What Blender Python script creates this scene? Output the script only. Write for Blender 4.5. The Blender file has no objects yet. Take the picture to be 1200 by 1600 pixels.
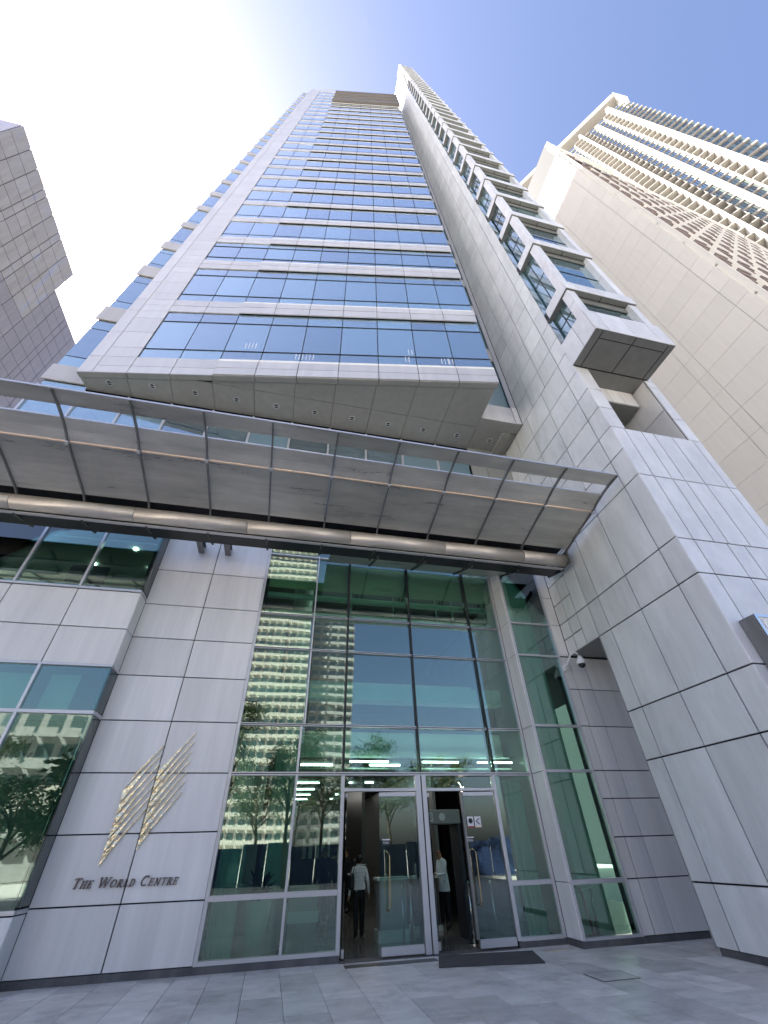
import bpy, math, random
from mathutils import Matrix, Vector
R = math.radians
rnd = random.Random(7)
scene = bpy.context.scene
col = scene.collection

# ------------------------------------------------------------------ camera
cd = bpy.data.cameras.new("camera"); cam = bpy.data.objects.new("camera", cd); col.objects.link(cam)
CF, CP, CR, CA = 635.64, R(39.6327), R(-1.8829), R(13.6345)
fw = Vector((math.sin(CA)*math.cos(CP), math.cos(CA)*math.cos(CP), math.sin(CP)))
x0 = Vector((math.cos(CA), -math.sin(CA), 0)); u0 = x0.cross(fw)
XR = x0*math.cos(CR) + u0*math.sin(CR); UR = -x0*math.sin(CR) + u0*math.cos(CR)
EYE = Vector((0, 0, 1.6))
cam.matrix_world = Matrix(((XR.x, UR.x, -fw.x, EYE.x), (XR.y, UR.y, -fw.y, EYE.y), (XR.z, UR.z, -fw.z, EYE.z), (0, 0, 0, 1)))
cd.sensor_fit = 'HORIZONTAL'; cd.sensor_width = 36.0; cd.lens = 36.0*CF/1200.0
cd.clip_start = 0.1; cd.clip_end = 3000
scene.camera = cam

# ------------------------------------------------------------------ light
SUN_AZ, SUN_EL = R(-58), R(46)          # azimuth from +Y towards +X
w = bpy.data.worlds.new("World"); scene.world = w; w.use_nodes = True
nt = w.node_tree; bg = nt.nodes["Background"]
sky = nt.nodes.new("ShaderNodeTexSky"); sky.sky_type = 'NISHITA'; sky.sun_disc = False
sky.sun_elevation = SUN_EL; sky.sun_rotation = SUN_AZ
sky.air_density = 1.15; sky.dust_density = 3.2; sky.ozone_density = 5.5
tint = nt.nodes.new("ShaderNodeMixRGB"); tint.blend_type = 'MULTIPLY'; tint.inputs[0].default_value = 1; tint.inputs[2].default_value = (1.0, .875, .875, 1)
nt.links.new(sky.outputs[0], tint.inputs[1]); nt.links.new(tint.outputs[0], bg.inputs[0]); bg.inputs[1].default_value = 0.06
sd = bpy.data.lights.new("sun", 'SUN'); sd.energy = 5.0; sd.angle = R(0.53); sd.color = (1.0, 0.95, 0.86)
so = bpy.data.objects.new("sun", sd); col.objects.link(so)
SDIR = Vector((math.sin(SUN_AZ)*math.cos(SUN_EL), math.cos(SUN_AZ)*math.cos(SUN_EL), math.sin(SUN_EL)))
so.rotation_euler = (-SDIR).to_track_quat('-Z', 'Y').to_euler(); so.location = (0, 0, 200)
vs = scene.view_settings
vs.view_transform = 'Standard'; vs.look = 'None'; vs.exposure = 2.68; vs.gamma = 1; vs.use_curve_mapping = False

# ------------------------------------------------------------------ materials
def newmat(name):
    m = bpy.data.materials.new(name); m.use_nodes = True
    return m, m.node_tree, m.node_tree.nodes["Principled BSDF"]
def plain(name, c, rough=.5, metal=0., spec=.5, emit=None, es=0):
    m, t, b = newmat(name)
    b.inputs["Base Color"].default_value = (*c, 1); b.inputs["Roughness"].default_value = rough
    b.inputs["Metallic"].default_value = metal; b.inputs["Specular IOR Level"].default_value = spec
    if emit: b.inputs["Emission Color"].default_value = (*emit, 1); b.inputs["Emission Strength"].default_value = es
    return m
def noise(t, scale, stretch=(1, 1, 1), detail=5, rough=.55):
    n, L = t.nodes, t.links
    g = n.new("ShaderNodeNewGeometry"); mp = n.new("ShaderNodeMapping"); mp.inputs["Scale"].default_value = stretch
    L.new(g.outputs["Position"], mp.inputs["Vector"])
    nz = n.new("ShaderNodeTexNoise"); nz.inputs["Scale"].default_value = scale; nz.inputs["Detail"].default_value = detail
    nz.inputs["Roughness"].default_value = rough
    L.new(mp.outputs[0], nz.inputs["Vector"])
    return nz
def panelmat(name, c1, c2, rough=.38, metal=.35, vary=.12, stain=.0, stainc=(.6, .6, .58), bump=.04, streak=(3, 3, .25), grain=0.03):
    m, t, b = newmat(name); n, L = t.nodes, t.links
    nz = noise(t, 1.1, streak, 7, .62)
    cr = n.new("ShaderNodeValToRGB"); cr.color_ramp.elements[0].position = .3; cr.color_ramp.elements[1].position = .72
    cr.color_ramp.elements[0].color = (*c1, 1); cr.color_ramp.elements[1].color = (*c2, 1)
    L.new(nz.outputs["Fac"], cr.inputs[0]); out = cr.outputs[0]
    if stain > 0:
        s = noise(t, .9, (1.6, 1.6, .8), 9, .72)
        sr = n.new("ShaderNodeValToRGB"); sr.color_ramp.elements[0].position = .50; sr.color_ramp.elements[1].position = .64
        sr.color_ramp.elements[0].color = (0, 0, 0, 1); sr.color_ramp.elements[1].color = (stain, stain, stain, 1)
        L.new(s.outputs["Fac"], sr.inputs[0])
        mx = n.new("ShaderNodeMixRGB"); L.new(sr.outputs[0], mx.inputs[0]); L.new(out, mx.inputs[1]); mx.inputs[2].default_value = (*stainc, 1)
        out = mx.outputs[0]
    # grain of the surface
    gz = noise(t, 60, (1, 1, 1), 3, .6)
    oi = n.new("ShaderNodeObjectInfo")
    ma = n.new("ShaderNodeMath"); ma.operation = 'MULTIPLY_ADD'; L.new(oi.outputs["Random"], ma.inputs[0]); ma.inputs[1].default_value = vary; ma.inputs[2].default_value = 1 - vary/2
    mg = n.new("ShaderNodeMath"); mg.operation = 'MULTIPLY_ADD'; L.new(gz.outputs["Fac"], mg.inputs[0]); mg.inputs[1].default_value = grain*4; mg.inputs[2].default_value = 1 - grain*2
    mm = n.new("ShaderNodeMath"); mm.operation = 'MULTIPLY'; L.new(ma.outputs[0], mm.inputs[0]); L.new(mg.outputs[0], mm.inputs[1])
    vm = n.new("ShaderNodeVectorMath"); vm.operation = 'SCALE'; L.new(out, vm.inputs[0]); L.new(mm.outputs[0], vm.inputs["Scale"])
    L.new(vm.outputs[0], b.inputs["Base Color"])
    b.inputs["Metallic"].default_value = metal
    rr = n.new("ShaderNodeMapRange"); L.new(nz.outputs["Fac"], rr.inputs[0]); rr.inputs[3].default_value = rough - .08; rr.inputs[4].default_value = rough + .12
    L.new(rr.outputs[0], b.inputs["Roughness"])
    if bump:
        bn = noise(t, 1.6, (1, 1, 1), 2, .4)
        bu = n.new("ShaderNodeBump"); bu.inputs["Strength"].default_value = bump; bu.inputs["Distance"].default_value = .1
        L.new(bn.outputs["Fac"], bu.inputs["Height"]); L.new(bu.outputs[0], b.inputs["Normal"])
    return m
M = {}
M['panel'] = panelmat('silver_panel', (.62, .61, .60), (.77, .755, .74), .38, .12, .13, 0)
M['slab'] = panelmat('weathered_silver_panel', (.55, .565, .55), (.71, .72, .70), .38, .08, .15, .55, (.72, .74, .74), .06, (2.2, 2.2, .5))
M['slabf'] = panelmat('streaked_silver_panel', (.56, .56, .56), (.70, .70, .70), .34, .08, .10, .35, (.78, .79, .80), .05, (2.0, 2.0, 1.2))
M['tpanel'] = panelmat('pale_silver_panel', (.50, .49, .49), (.57, .56, .56), .34, .25, .10)
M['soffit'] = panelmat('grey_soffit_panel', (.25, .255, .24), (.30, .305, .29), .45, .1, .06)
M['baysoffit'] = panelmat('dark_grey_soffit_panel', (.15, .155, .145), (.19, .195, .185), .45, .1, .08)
M['midpanel'] = panelmat('mid_grey_panel', (.40, .39, .40), (.46, .45, .46), .45, .1, .08)
M['cream'] = panelmat('cream_panel', (.74, .71, .64), (.79, .76, .69), .7, 0, .05, 0, bump=0)
M['white'] = panelmat('white_render', (.72, .70, .66), (.8, .78, .74), .7, 0, .03, 0, bump=0)
M['slat'] = plain('dark_sunshade', (.12, .11, .10), .6)
M['brown'] = plain('brown_louvre', (.20, .16, .14), .6)
M['mauve'] = panelmat('mauve_grey_panel', (.28, .27, .31), (.34, .33, .37), .30, .2, .12, .0, bump=.03)
M['wavy'] = panelmat('sun_ripple_cladding', (.38, .375, .40), (.46, .455, .48), .16, .6, .12, .0, bump=0)  # paler polish and waves stand in for sunlight rippling on the wall
t = M['wavy'].node_tree; nz = noise(t, .8, (1, 1.6, .4), 1.2, .4); bu = t.nodes.new("ShaderNodeBump"); bu.inputs["Strength"].default_value = .7; bu.inputs["Distance"].default_value = .22
t.links.new(nz.outputs["Fac"], bu.inputs["Height"]); t.links.new(bu.outputs[0], t.nodes["Principled BSDF"].inputs["Normal"])
M['dark'] = plain('dark_joint', (.018, .018, .022), .8)
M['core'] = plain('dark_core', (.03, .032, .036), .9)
M['alu'] = plain('white_aluminium', (.55, .55, .57), .32, .5)
M['gasket'] = plain('black_gasket', (.015, .015, .018), .5)
M['plinth'] = panelmat('dark_stone_plinth', (.05, .05, .055), (.12, .12, .12), .6, 0, .1)
M['steel'] = panelmat('canopy_sheet', (.38, .37, .335), (.60, .585, .53), .28, .55, .16, .25, (.66, .63, .57), bump=.05, streak=(.5, 3, 3))
M['pipe'] = panelmat('brushed_steel_pipe', (.56, .51, .45), (.66, .61, .55), .36, .55, .0, .25, (.42, .33, .26), .03, (.6, 3, 3))
M['rib'] = plain('rib_steel', (.20, .20, .195), .4, .6)
M['warmtone'] = plain('warm_reflection_and_print', (.80, .62, .48), .35, .5)  # warm reflected light put into the canopy strip colour; notice stripe is print
M['chrome'] = plain('polished_steel', (.6, .6, .6), .15, 1)
M['brass'] = plain('brass', (.75, .60, .32), .18, 1)
M['whitep'] = plain('white_plastic', (.75, .75, .75), .35)
M['black'] = plain('black_plastic', (.012, .012, .014), .4)
M['blacktrim'] = plain('black_steel', (.03, .03, .03), .4, .3)
M['lobbyfloor'] = plain('polished_lobby_floor', (.16, .16, .155), .12)
M['lobbywall'] = panelmat('lobby_stone', (.15, .16, .155), (.20, .205, .20), .3, 0, .2, streak=(.6, .6, .6))
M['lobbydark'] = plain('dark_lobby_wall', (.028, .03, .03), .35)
M['lobbylight'] = plain('pale_lobby_board', (.55, .58, .55), .6)
M['mezz'] = plain('mezzanine_fascia', (.58, .66, .62), .5)
M['blind'] = plain('beige_blind', (.62, .54, .38), .8)
M['lamp'] = plain('lamp_glow', (1, 1, 1), .5, emit=(1, .97, .9), es=2.2)
M['lobbyfill'] = plain('added_fill_glow', (1, 1, 1), .5, emit=(1, .97, .92), es=14)  # glow of the fill boxes added to brighten the lobby
M['signglow'] = plain('neon_glow', (1, .9, .8), .5, emit=(1, .75, .6), es=3)
M['mat'] = panelmat('door_mat_rubber', (.05, .048, .05), (.075, .072, .075), .95, 0, 0)
M['leaf'] = plain('leaf_green', (.035, .07, .02), .5)
M['leafy'] = plain('leaf_yellow_green', (.10, .13, .03), .5)  # yellower green mixed at random through the tree crowns
M['bark'] = plain('bark', (.09, .07, .05), .9)
M['bluetarp'] = plain('blue_tarpaulin', (.025, .05, .14), .7)
M['concrete'] = panelmat('pale_concrete', (.42, .39, .33), (.52, .48, .42), .8, 0, .05)
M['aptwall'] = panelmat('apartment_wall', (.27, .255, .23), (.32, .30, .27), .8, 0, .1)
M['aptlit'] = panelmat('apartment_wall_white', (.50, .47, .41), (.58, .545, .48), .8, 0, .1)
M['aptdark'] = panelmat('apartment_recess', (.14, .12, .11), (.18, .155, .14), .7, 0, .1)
M['aptgrey'] = panelmat('apartment_wall_grey', (.30, .30, .29), (.36, .36, .35), .8, 0, .1)
M['asphalt'] = panelmat('city_ground', (.42, .40, .37), (.48, .46, .43), .9, 0, 0)
M['skin'] = plain('skin', (.30, .17, .11), .5)
M['hair'] = plain('black_hair', (.012, .010, .010), .5)
M['shirtwhite'] = plain('white_blouse', (.82, .84, .85), .8)
M['shirtblue'] = plain('pale_blue_shirt', (.66, .78, .84), .8)
M['shirtpink'] = plain('pale_pink_shirt', (.55, .48, .48), .8)
M['shirtdark'] = plain('dark_clothes', (.02, .02, .025), .8)
M['trousers'] = plain('black_trousers', (.012, .012, .015), .8)
M['red'] = plain('red_enamel', (.45, .03, .03), .35)
M['bin'] = plain('dark_grey_board', (.03, .033, .04), .5)

def glassmat(name, tint, base, fac0, facm, body=None, rough=.0, warp=.035):
    """architectural glass: reflects by angle, the rest is let through (body None) or swallowed by a tinted body"""
    m, t, b = newmat(name); n, L = t.nodes, t.links
    out = n["Material Output"]
    gl = n.new("ShaderNodeBsdfGlossy"); gl.inputs["Roughness"].default_value = rough; gl.inputs["Color"].default_value = (*base, 1)
    fr = n.new("ShaderNodeFresnel"); fr.inputs["IOR"].default_value = 1.5
    ma = n.new("ShaderNodeMath"); ma.operation = 'MULTIPLY_ADD'; ma.use_clamp = True
    L.new(fr.outputs[0], ma.inputs[0]); ma.inputs[1].default_value = facm; ma.inputs[2].default_value = fac0
    if body is None:
        tr = n.new("ShaderNodeBsdfTransparent"); tr.inputs[0].default_value = (*tint, 1)
    else:
        tr = b
        oi = n.new("ShaderNodeObjectInfo"); vm = n.new("ShaderNodeVectorMath"); vm.operation = 'SCALE'
        ra = n.new("ShaderNodeMath"); ra.operation = 'MULTIPLY_ADD'; L.new(oi.outputs["Random"], ra.inputs[0]); ra.inputs[1].default_value = 1.5; ra.inputs[2].default_value = .4
        vm.inputs[0].default_value = body; L.new(ra.outputs[0], vm.inputs["Scale"]); L.new(vm.outputs[0], b.inputs["Base Color"])
        b.inputs["Roughness"].default_value = .4
    bn = noise(t, .55, (1, 1, 1), 1.5, .4)
    bu = n.new("ShaderNodeBump"); bu.inputs["Strength"].default_value = warp; bu.inputs["Distance"].default_value = .12
    L.new(bn.outputs["Fac"], bu.inputs["Height"]); L.new(bu.outputs[0], gl.inputs["Normal"])
    mx = n.new("ShaderNodeMixShader"); L.new(ma.outputs[0], mx.inputs[0]); L.new(tr.outputs[0], mx.inputs[1]); L.new(gl.outputs[0], mx.inputs[2])
    L.new(mx.outputs[0], out.inputs["Surface"])
    return m
M['glass'] = glassmat('green_tinted_glass', (.60, .83, .75), (.92, .97, .96), .11, .9)
M['doorglass'] = glassmat('clear_green_glass', (.62, .80, .76), (.95, .98, .97), .06, .9)
M['tglass'] = glassmat('blue_mirror_glass', None, (.84, .91, .94), .36, 1.6, (.08, .15, .19))
M['bglass'] = glassmat('teal_bay_glass', None, (.80, .92, .98), .22, 1.0, (.05, .10, .10), warp=.008)
M['farglass'] = glassmat('far_window_glass', None, (.62, .72, .72), .16, .7, (.05, .08, .08))

# emblem: hammered gold mirror
m, t, b = newmat('hammered_gold'); b.inputs["Base Color"].default_value = (.80, .71, .50, 1); b.inputs["Metallic"].default_value = 1; b.inputs["Roughness"].default_value = .12
nz = noise(t, 9, (1, 1, 1), 2, .5); bu = t.nodes.new("ShaderNodeBump"); bu.inputs["Strength"].default_value = .9; bu.inputs["Distance"].default_value = .05
t.links.new(nz.outputs["Fac"], bu.inputs["Height"]); t.links.new(bu.outputs[0], b.inputs["Normal"]); M['gold'] = m
M['letter'] = plain('dark_bronze_letter', (.14, .11, .11), .35, .7)

# pavers
M['paver'] = panelmat('granite_paver', (.46, .44, .42), (.66, .64, .61), .46, 0, .34, .6, (.30, .29, .275), .03, (1.6, 3.2, 1), .05)

# ------------------------------------------------------------------ building helpers
W = {}
I4 = Matrix.Identity(4)
def setp(o, parent, mw):
    W[o.name] = mw.copy()
    if parent is not None:
        o.parent = parent; o.matrix_basis = W[parent.name].inverted() @ mw
    else:
        o.matrix_basis = mw
def thing(name, label, cat, loc=(0, 0, 0), rz=0, group=None):
    o = bpy.data.objects.new(name, None); col.objects.link(o); o.empty_display_size = .3
    setp(o, None, Matrix.Translation(loc) @ Matrix.Rotation(rz, 4, 'Z'))
    o['label'] = label; o['category'] = cat
    if group: o['group'] = group
    return o
def tag(o, label, cat, group=None):
    o['label'] = label; o['category'] = cat
    if group: o['group'] = group
    return o
def boxgeo(dx, dy, dz, bev):
    x, y, z = dx/2, dy/2, dz/2
    if bev <= 0:
        v = [(-x, -y, -z), (x, -y, -z), (x, y, -z), (-x, y, -z), (-x, -y, z), (x, -y, z), (x, y, z), (-x, y, z)]
        f = [(3, 2, 1, 0), (4, 5, 6, 7), (0, 1, 5, 4), (1, 2, 6, 5), (2, 3, 7, 6), (3, 0, 4, 7)]
        return v, f
    c = min(bev, x*.5, y*.5, z*.5); v = []; idx = {}
    for sx in (-1, 1):
        for sy in (-1, 1):
            for sz in (-1, 1):
                for a in range(3):
                    p = [sx*x, sy*y, sz*z]; s = (sx, sy, sz)
                    for k in range(3):
                        if k != a: p[k] -= s[k]*c
                    idx[(sx, sy, sz, a)] = len(v); v.append(tuple(p))
    f = []
    def add(face):
        p = [Vector(v[i]) for i in face]
        nrm = (p[1]-p[0]).cross(p[2]-p[0]); cen = sum(p, Vector())/len(p)
        f.append(tuple(face) if nrm.dot(cen) > 0 else tuple(reversed(face)))
    for a in range(3):
        o = [k for k in range(3) if k != a]
        for s in (-1, 1):
            q = []
            for s1, s2 in ((-1, -1), (1, -1), (1, 1), (-1, 1)):
                k = [0, 0, 0]; k[a] = s; k[o[0]] = s1; k[o[1]] = s2; q.append(idx[(*k, a)])
            add(q)
    for a in range(3):                      # edges parallel to axis a
        o = [k for k in range(3) if k != a]
        for s1 in (-1, 1):
            for s2 in (-1, 1):
                q = []
                for (sa, which) in ((-1, o[0]), (-1, o[1]), (1, o[1]), (1, o[0])):
                    k = [0, 0, 0]; k[a] = sa; k[o[0]] = s1; k[o[1]] = s2; q.append(idx[(*k, which)])
                add(q)
    for sx in (-1, 1):
        for sy in (-1, 1):
            for sz in (-1, 1): add([idx[(sx, sy, sz, a)] for a in range(3)])
    return v, f
MC = {}
def box(name, parent, mat, b, F=I4, bev=0):
    x0, x1, y0, y1, z0, z1 = b
    key = (round(x1-x0, 3), round(y1-y0, 3), round(z1-z0, 3), mat, bev)
    if key not in MC:
        v, f = boxgeo(*key[:3], bev); me = bpy.data.meshes.new(name); me.from_pydata(v, [], f); me.materials.append(M[mat]); MC[key] = me
    o = bpy.data.objects.new(name, MC[key]); col.objects.link(o)
    setp(o, parent, F @ Matrix.Translation(((x0+x1)/2, (y0+y1)/2, (z0+z1)/2)))
    return o
class MB:
    def __init__(s): s.v = []; s.f = []; s.m = []
    def raw(s, v, f, T=I4, mi=0):
        k = len(s.v); s.v += [tuple(T @ Vector(p)) for p in v]; s.f += [tuple(i+k for i in q) for q in f]; s.m += [mi]*len(f); return s
    def box(s, b, F=I4, bev=0, mi=0):
        x0, x1, y0, y1, z0, z1 = b; v, f = boxgeo(x1-x0, y1-y0, z1-z0, bev)
        return s.raw(v, f, F @ Matrix.Translation(((x0+x1)/2, (y0+y1)/2, (z0+z1)/2)), mi)
    def bar(s, p, q, w, h=None, mi=0, up=Vector((0, 0, 1))):
        p, q = Vector(p), Vector(q); d = q-p; L = d.length; y = d.normalized()
        if abs(y.dot(up)) > .99: up = Vector((0, 1, 0))
        x = y.cross(up).normalized(); z = x.cross(y); h = h or w
        T = Matrix(((x.x, y.x, z.x, (p.x+q.x)/2), (x.y, y.y, z.y, (p.y+q.y)/2), (x.z, y.z, z.z, (p.z+q.z)/2), (0, 0, 0, 1)))
        v, f = boxgeo(w, L, h, 0); return s.raw(v, f, T, mi)
    def tube(s, pts, r, n=10, mi=0, caps=True):
        pts = [Vector(p) for p in pts]; rs = r if isinstance(r, (list, tuple)) else [r]*len(pts); k = len(s.v); up = Vector((0, 0, 1))
        for i, p in enumerate(pts):
            d = (pts[min(i+1, len(pts)-1)]-pts[max(i-1, 0)]).normalized()
            a = d.cross(up if abs(d.z) < .95 else Vector((0, 1, 0))).normalized(); b_ = d.cross(a)
            for j in range(n):
                t = 2*math.pi*j/n; s.v.append(tuple(p+(a*math.cos(t)+b_*math.sin(t))*rs[i]))
        for i in range(len(pts)-1):
            for j in range(n):
                s.f.append((k+i*n+j, k+(i+1)*n+j, k+(i+1)*n+(j+1) % n, k+i*n+(j+1) % n)); s.m.append(mi)
        if caps:
            s.f.append(tuple(k+j for j in range(n))); s.m.append(mi)
            e = k+(len(pts)-1)*n; s.f.append(tuple(e+j for j in reversed(range(n)))); s.m.append(mi)
        return s
    def prism(s, poly, z0, z1, mi=0, T=I4):
        n = len(poly); A = sum(poly[i][0]*poly[(i+1) % n][1]-poly[(i+1) % n][0]*poly[i][1] for i in range(n))
        if A < 0: poly = poly[::-1]
        v = [(x, y, z0) for x, y in poly]+[(x, y, z1) for x, y in poly]
        f = [tuple(reversed(range(n))), tuple(range(n, 2*n))]+[(i, (i+1) % n, n+(i+1) % n, n+i) for i in range(n)]
        return s.raw(v, f, T, mi)
    def build(s, name, mats, parent=None, smooth=False, F=None, kind=None):
        if isinstance(mats, str): mats = [mats]
        base = F if F is not None else (W[parent.name] if parent is not None else I4)
        inv = base.inverted(); me = bpy.data.meshes.new(name)
        me.from_pydata([tuple(inv @ Vector(p)) for p in s.v], [], s.f)
        for q in mats: me.materials.append(M[q])
        if len(mats) > 1: me.polygons.foreach_set('material_index', s.m)
        if smooth: me.polygons.foreach_set('use_smooth', [True]*len(me.polygons))
        me.update(); o = bpy.data.objects.new(name, me); col.objects.link(o); setp(o, parent, base)
        if kind: o['kind'] = kind
        return o
def emit(name, parent, mat, items, F=I4, bev=0, limit=290, label=None):
    """items: boxes; those that show largest become parts of their own, the rest one joined part"""
    def size(b):
        c = F @ Vector(((b[0]+b[1])/2, (b[2]+b[3])/2, (b[4]+b[5])/2)); return (c-EYE).length/max(.3, math.sqrt((b[5]-b[4])*max(b[1]-b[0], b[3]-b[2])))
    items = sorted([b for b in items if b[5]-b[4] > .02 and b[1] > b[0] and b[3] > b[2]], key=size)
    for b in items[:limit]: box(name, parent, mat, b, F, bev)
    if items[limit:]:
        mb = MB()
        for b in items[limit:]: mb.box(b, F)
        mb.build(name, mat, parent, kind='stuff')
def cells(us, vs):
    return [(us[i], us[i+1], vs[j], vs[j+1]) for i in range(len(us)-1) for j in range(len(vs)-1)]
def clip(poly, nx, ny, c):                     # keep nx*x+ny*y >= c
    out = []
    for i in range(len(poly)):
        p, q = poly[i], poly[(i+1) % len(poly)]; a = nx*p[0]+ny*p[1]-c; b_ = nx*q[0]+ny*q[1]-c
        if a >= 0: out.append(p)
        if a*b_ < 0: t = a/(a-b_); out.append((p[0]+(q[0]-p[0])*t, p[1]+(q[1]-p[1])*t))
    return out

# ------------------------------------------------------------------ ground
mb = MB(); mb.box((-600, 600, -600, 600, -.4, -.06)); g = mb.build('ground', 'asphalt'); g['kind'] = 'structure'
mb = MB(); mb.box((-30, 30, -7, 11.4, -.3, -.035)); pav = mb.build('pavement', 'dark'); pav['kind'] = 'structure'
items = []; far = []
PX = .575
for i in range(-22, 34):
    xa = -3.0+PX*i; off = rnd.choice((0, .38, .76, .19)); y = -7+off-1.15
    while y < 11.0:
        ya, yb = max(y, -7), min(y+1.15, 11.0)
        if yb-ya > .1:
            b = (xa+.003, xa+PX-.004, ya+.002, yb-.006, -.04, rnd.choice((0, 0, .0015, -.0015)))
            (items if (ya > 4.2 and -5.5 < xa < 11.5) else far).append(b)
        y += 1.15
for b in items: box('paver', pav, 'paver', b, bev=.002)
mb = MB()
for b in far: mb.box(b)
mb.build('paver', 'paver', pav, kind='stuff')

# ------------------------------------------------------------------ entrance hall: logo wall, glass front, doors
ent = thing('entrance_hall', 'silver panelled entrance hall with tall green glass front and open doors', 'building', (2.5, 11, 0))
box('backing_wall', ent, 'dark', (-4.0, -1.06, 11.035, 11.35, 0, 9.3))
zL = [.1, .95, 1.96, 2.97, 3.97, 4.95, 5.88, 6.8, 7.85, 9.0]
emit('wall_panel', ent, 'panel', [(a+.011, b-.011, 11.0, 11.04, c+.011, d-.011) for a, b, c, d in cells([-3.96, -2.485, -1.03], zL)], bev=.004)
box('plinth', ent, 'plinth', (-3.97, 1.53, 10.99, 11.3, 0, .1)); box('plinth', ent, 'plinth', (5.18, 6.33, 10.99, 11.3, 0, .09))
GY = 11.05
def pane(parent, x0, x1, z0, z1, y=GY, mat='glass', name='glass_pane', F=I4):
    return box(name, parent, mat, (x0, x1, y, y+.012, z0, z1), F)
Z1, Z2, Z3, Z4, Z5, Z6 = .96, 2.96, 3.96, 5.8, 6.77, 8.75
cx_low = [(-1.0, .45), (.45, 1.5)]
for x0_, x1_ in cx_low:
    for a, b_ in ((.12, Z1), (Z1, Z2), (Z2, Z3)): pane(ent, x0_+.02, x1_-.02, a+.02, b_-.02)
for x0_, x1_ in ((-1.0, .52), (.52, 1.5)):
    for a, b_ in ((Z3, Z4), (Z4, Z5), (Z5, Z6), (Z6, 9.6)): pane(ent, x0_+.02, x1_-.02, a+.02, b_-.02)
for x0_, x1_ in ((1.5, 3.35), (3.35, 5.26)):
    for a, b_ in ((Z2, Z3), (Z3, Z4), (Z4, Z5), (Z5, Z6)): pane(ent, x0_+.02, x1_-.02, a+.02, b_-.02)
for a, b_ in ((.12, Z1), (Z1, Z2)): pane(ent, 5.24, 6.22, a+.02, b_-.02)
for a, b_ in ((Z2, Z3), (Z3, Z4), (Z4, Z5), (Z5, Z6)): pane(ent, 5.28, 6.22, a+.02, b_-.02)
def bar(name, x0, x1, z0, z1, y0=10.985, y1=11.1, mat='alu', parent=None, bev=.004): return box(name, parent or ent, mat, (x0, x1, y0, y1, z0, z1), bev=bev)
bar('mullion', -1.035, -.965, .1, 9.6)
for z, x0_, x1_, h in ((.13, -.965, 1.46, .06), (Z1, -.965, 1.46, .085), (Z2, -.965, 6.2, .07), (Z3, -.965, 6.2, .055), (Z4, -.965, 6.2, .05), (Z5, -.965, 6.2, .045), (Z6, -.965, 1.46, .045), (.12, 5.24, 6.2, .06), (Z1, 5.24, 6.2, .08)):
    bar('transom', x0_, x1_, z-h/2, z+h/2); 
    if x1_ > 2 and z > 1: bar('transom_joint', x0_, x1_, z-.008, z+.008, 10.978, 10.984, 'gasket', bev=0)
for x, z0, z1, wd in ((.45, .16, Z3-.03, .05), (.52, Z3+.03, 9.6, .035), (1.5, .1, Z2-.035, .075), (5.2, .1, Z2-.035, .08), (6.225, .1, 9.6, .06)):
    bar('mullion', x-wd/2, x+wd/2, z0, z1, 10.98, 11.12)
for x in (1.5, 3.35, 5.26):
    bar('mullion', x-.02, x+.02, Z2+.035, Z6, 10.97, 11.25, 'gasket')
for x in (2.95, 4.35, 4.9, 1.62, 6.0):            # inner blind rails seen through the top lights
    bar('inner_rail', x-.015, x+.015, 6.9, 8.7, 11.35, 11.38, 'alu', bev=0)
box('blind', ent, 'blind', (-.9, 6.2, 11.27, 11.29, 7.75, 8.7))
box('inner_beam', ent, 'mezz', (-.9, 6.2, 11.45, 11.7, 6.95, 7.12)); box('inner_beam', ent, 'mezz', (-.9, 6.2, 11.45, 11.6, 7.55, 7.68))
box('inner_beam', ent, 'mezz', (-.9, 6.2, 11.7, 12.1, 4.75, 5.15))
for k in range(5): box('ceiling_lamp_and_fill', ent, 'lobbyfill', (-.1+k*1.45, .05+k*1.45, 12.9, 13.05, 8.78, 8.82))  # small glowing boxes added high in the hall to brighten blind and beams
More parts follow.
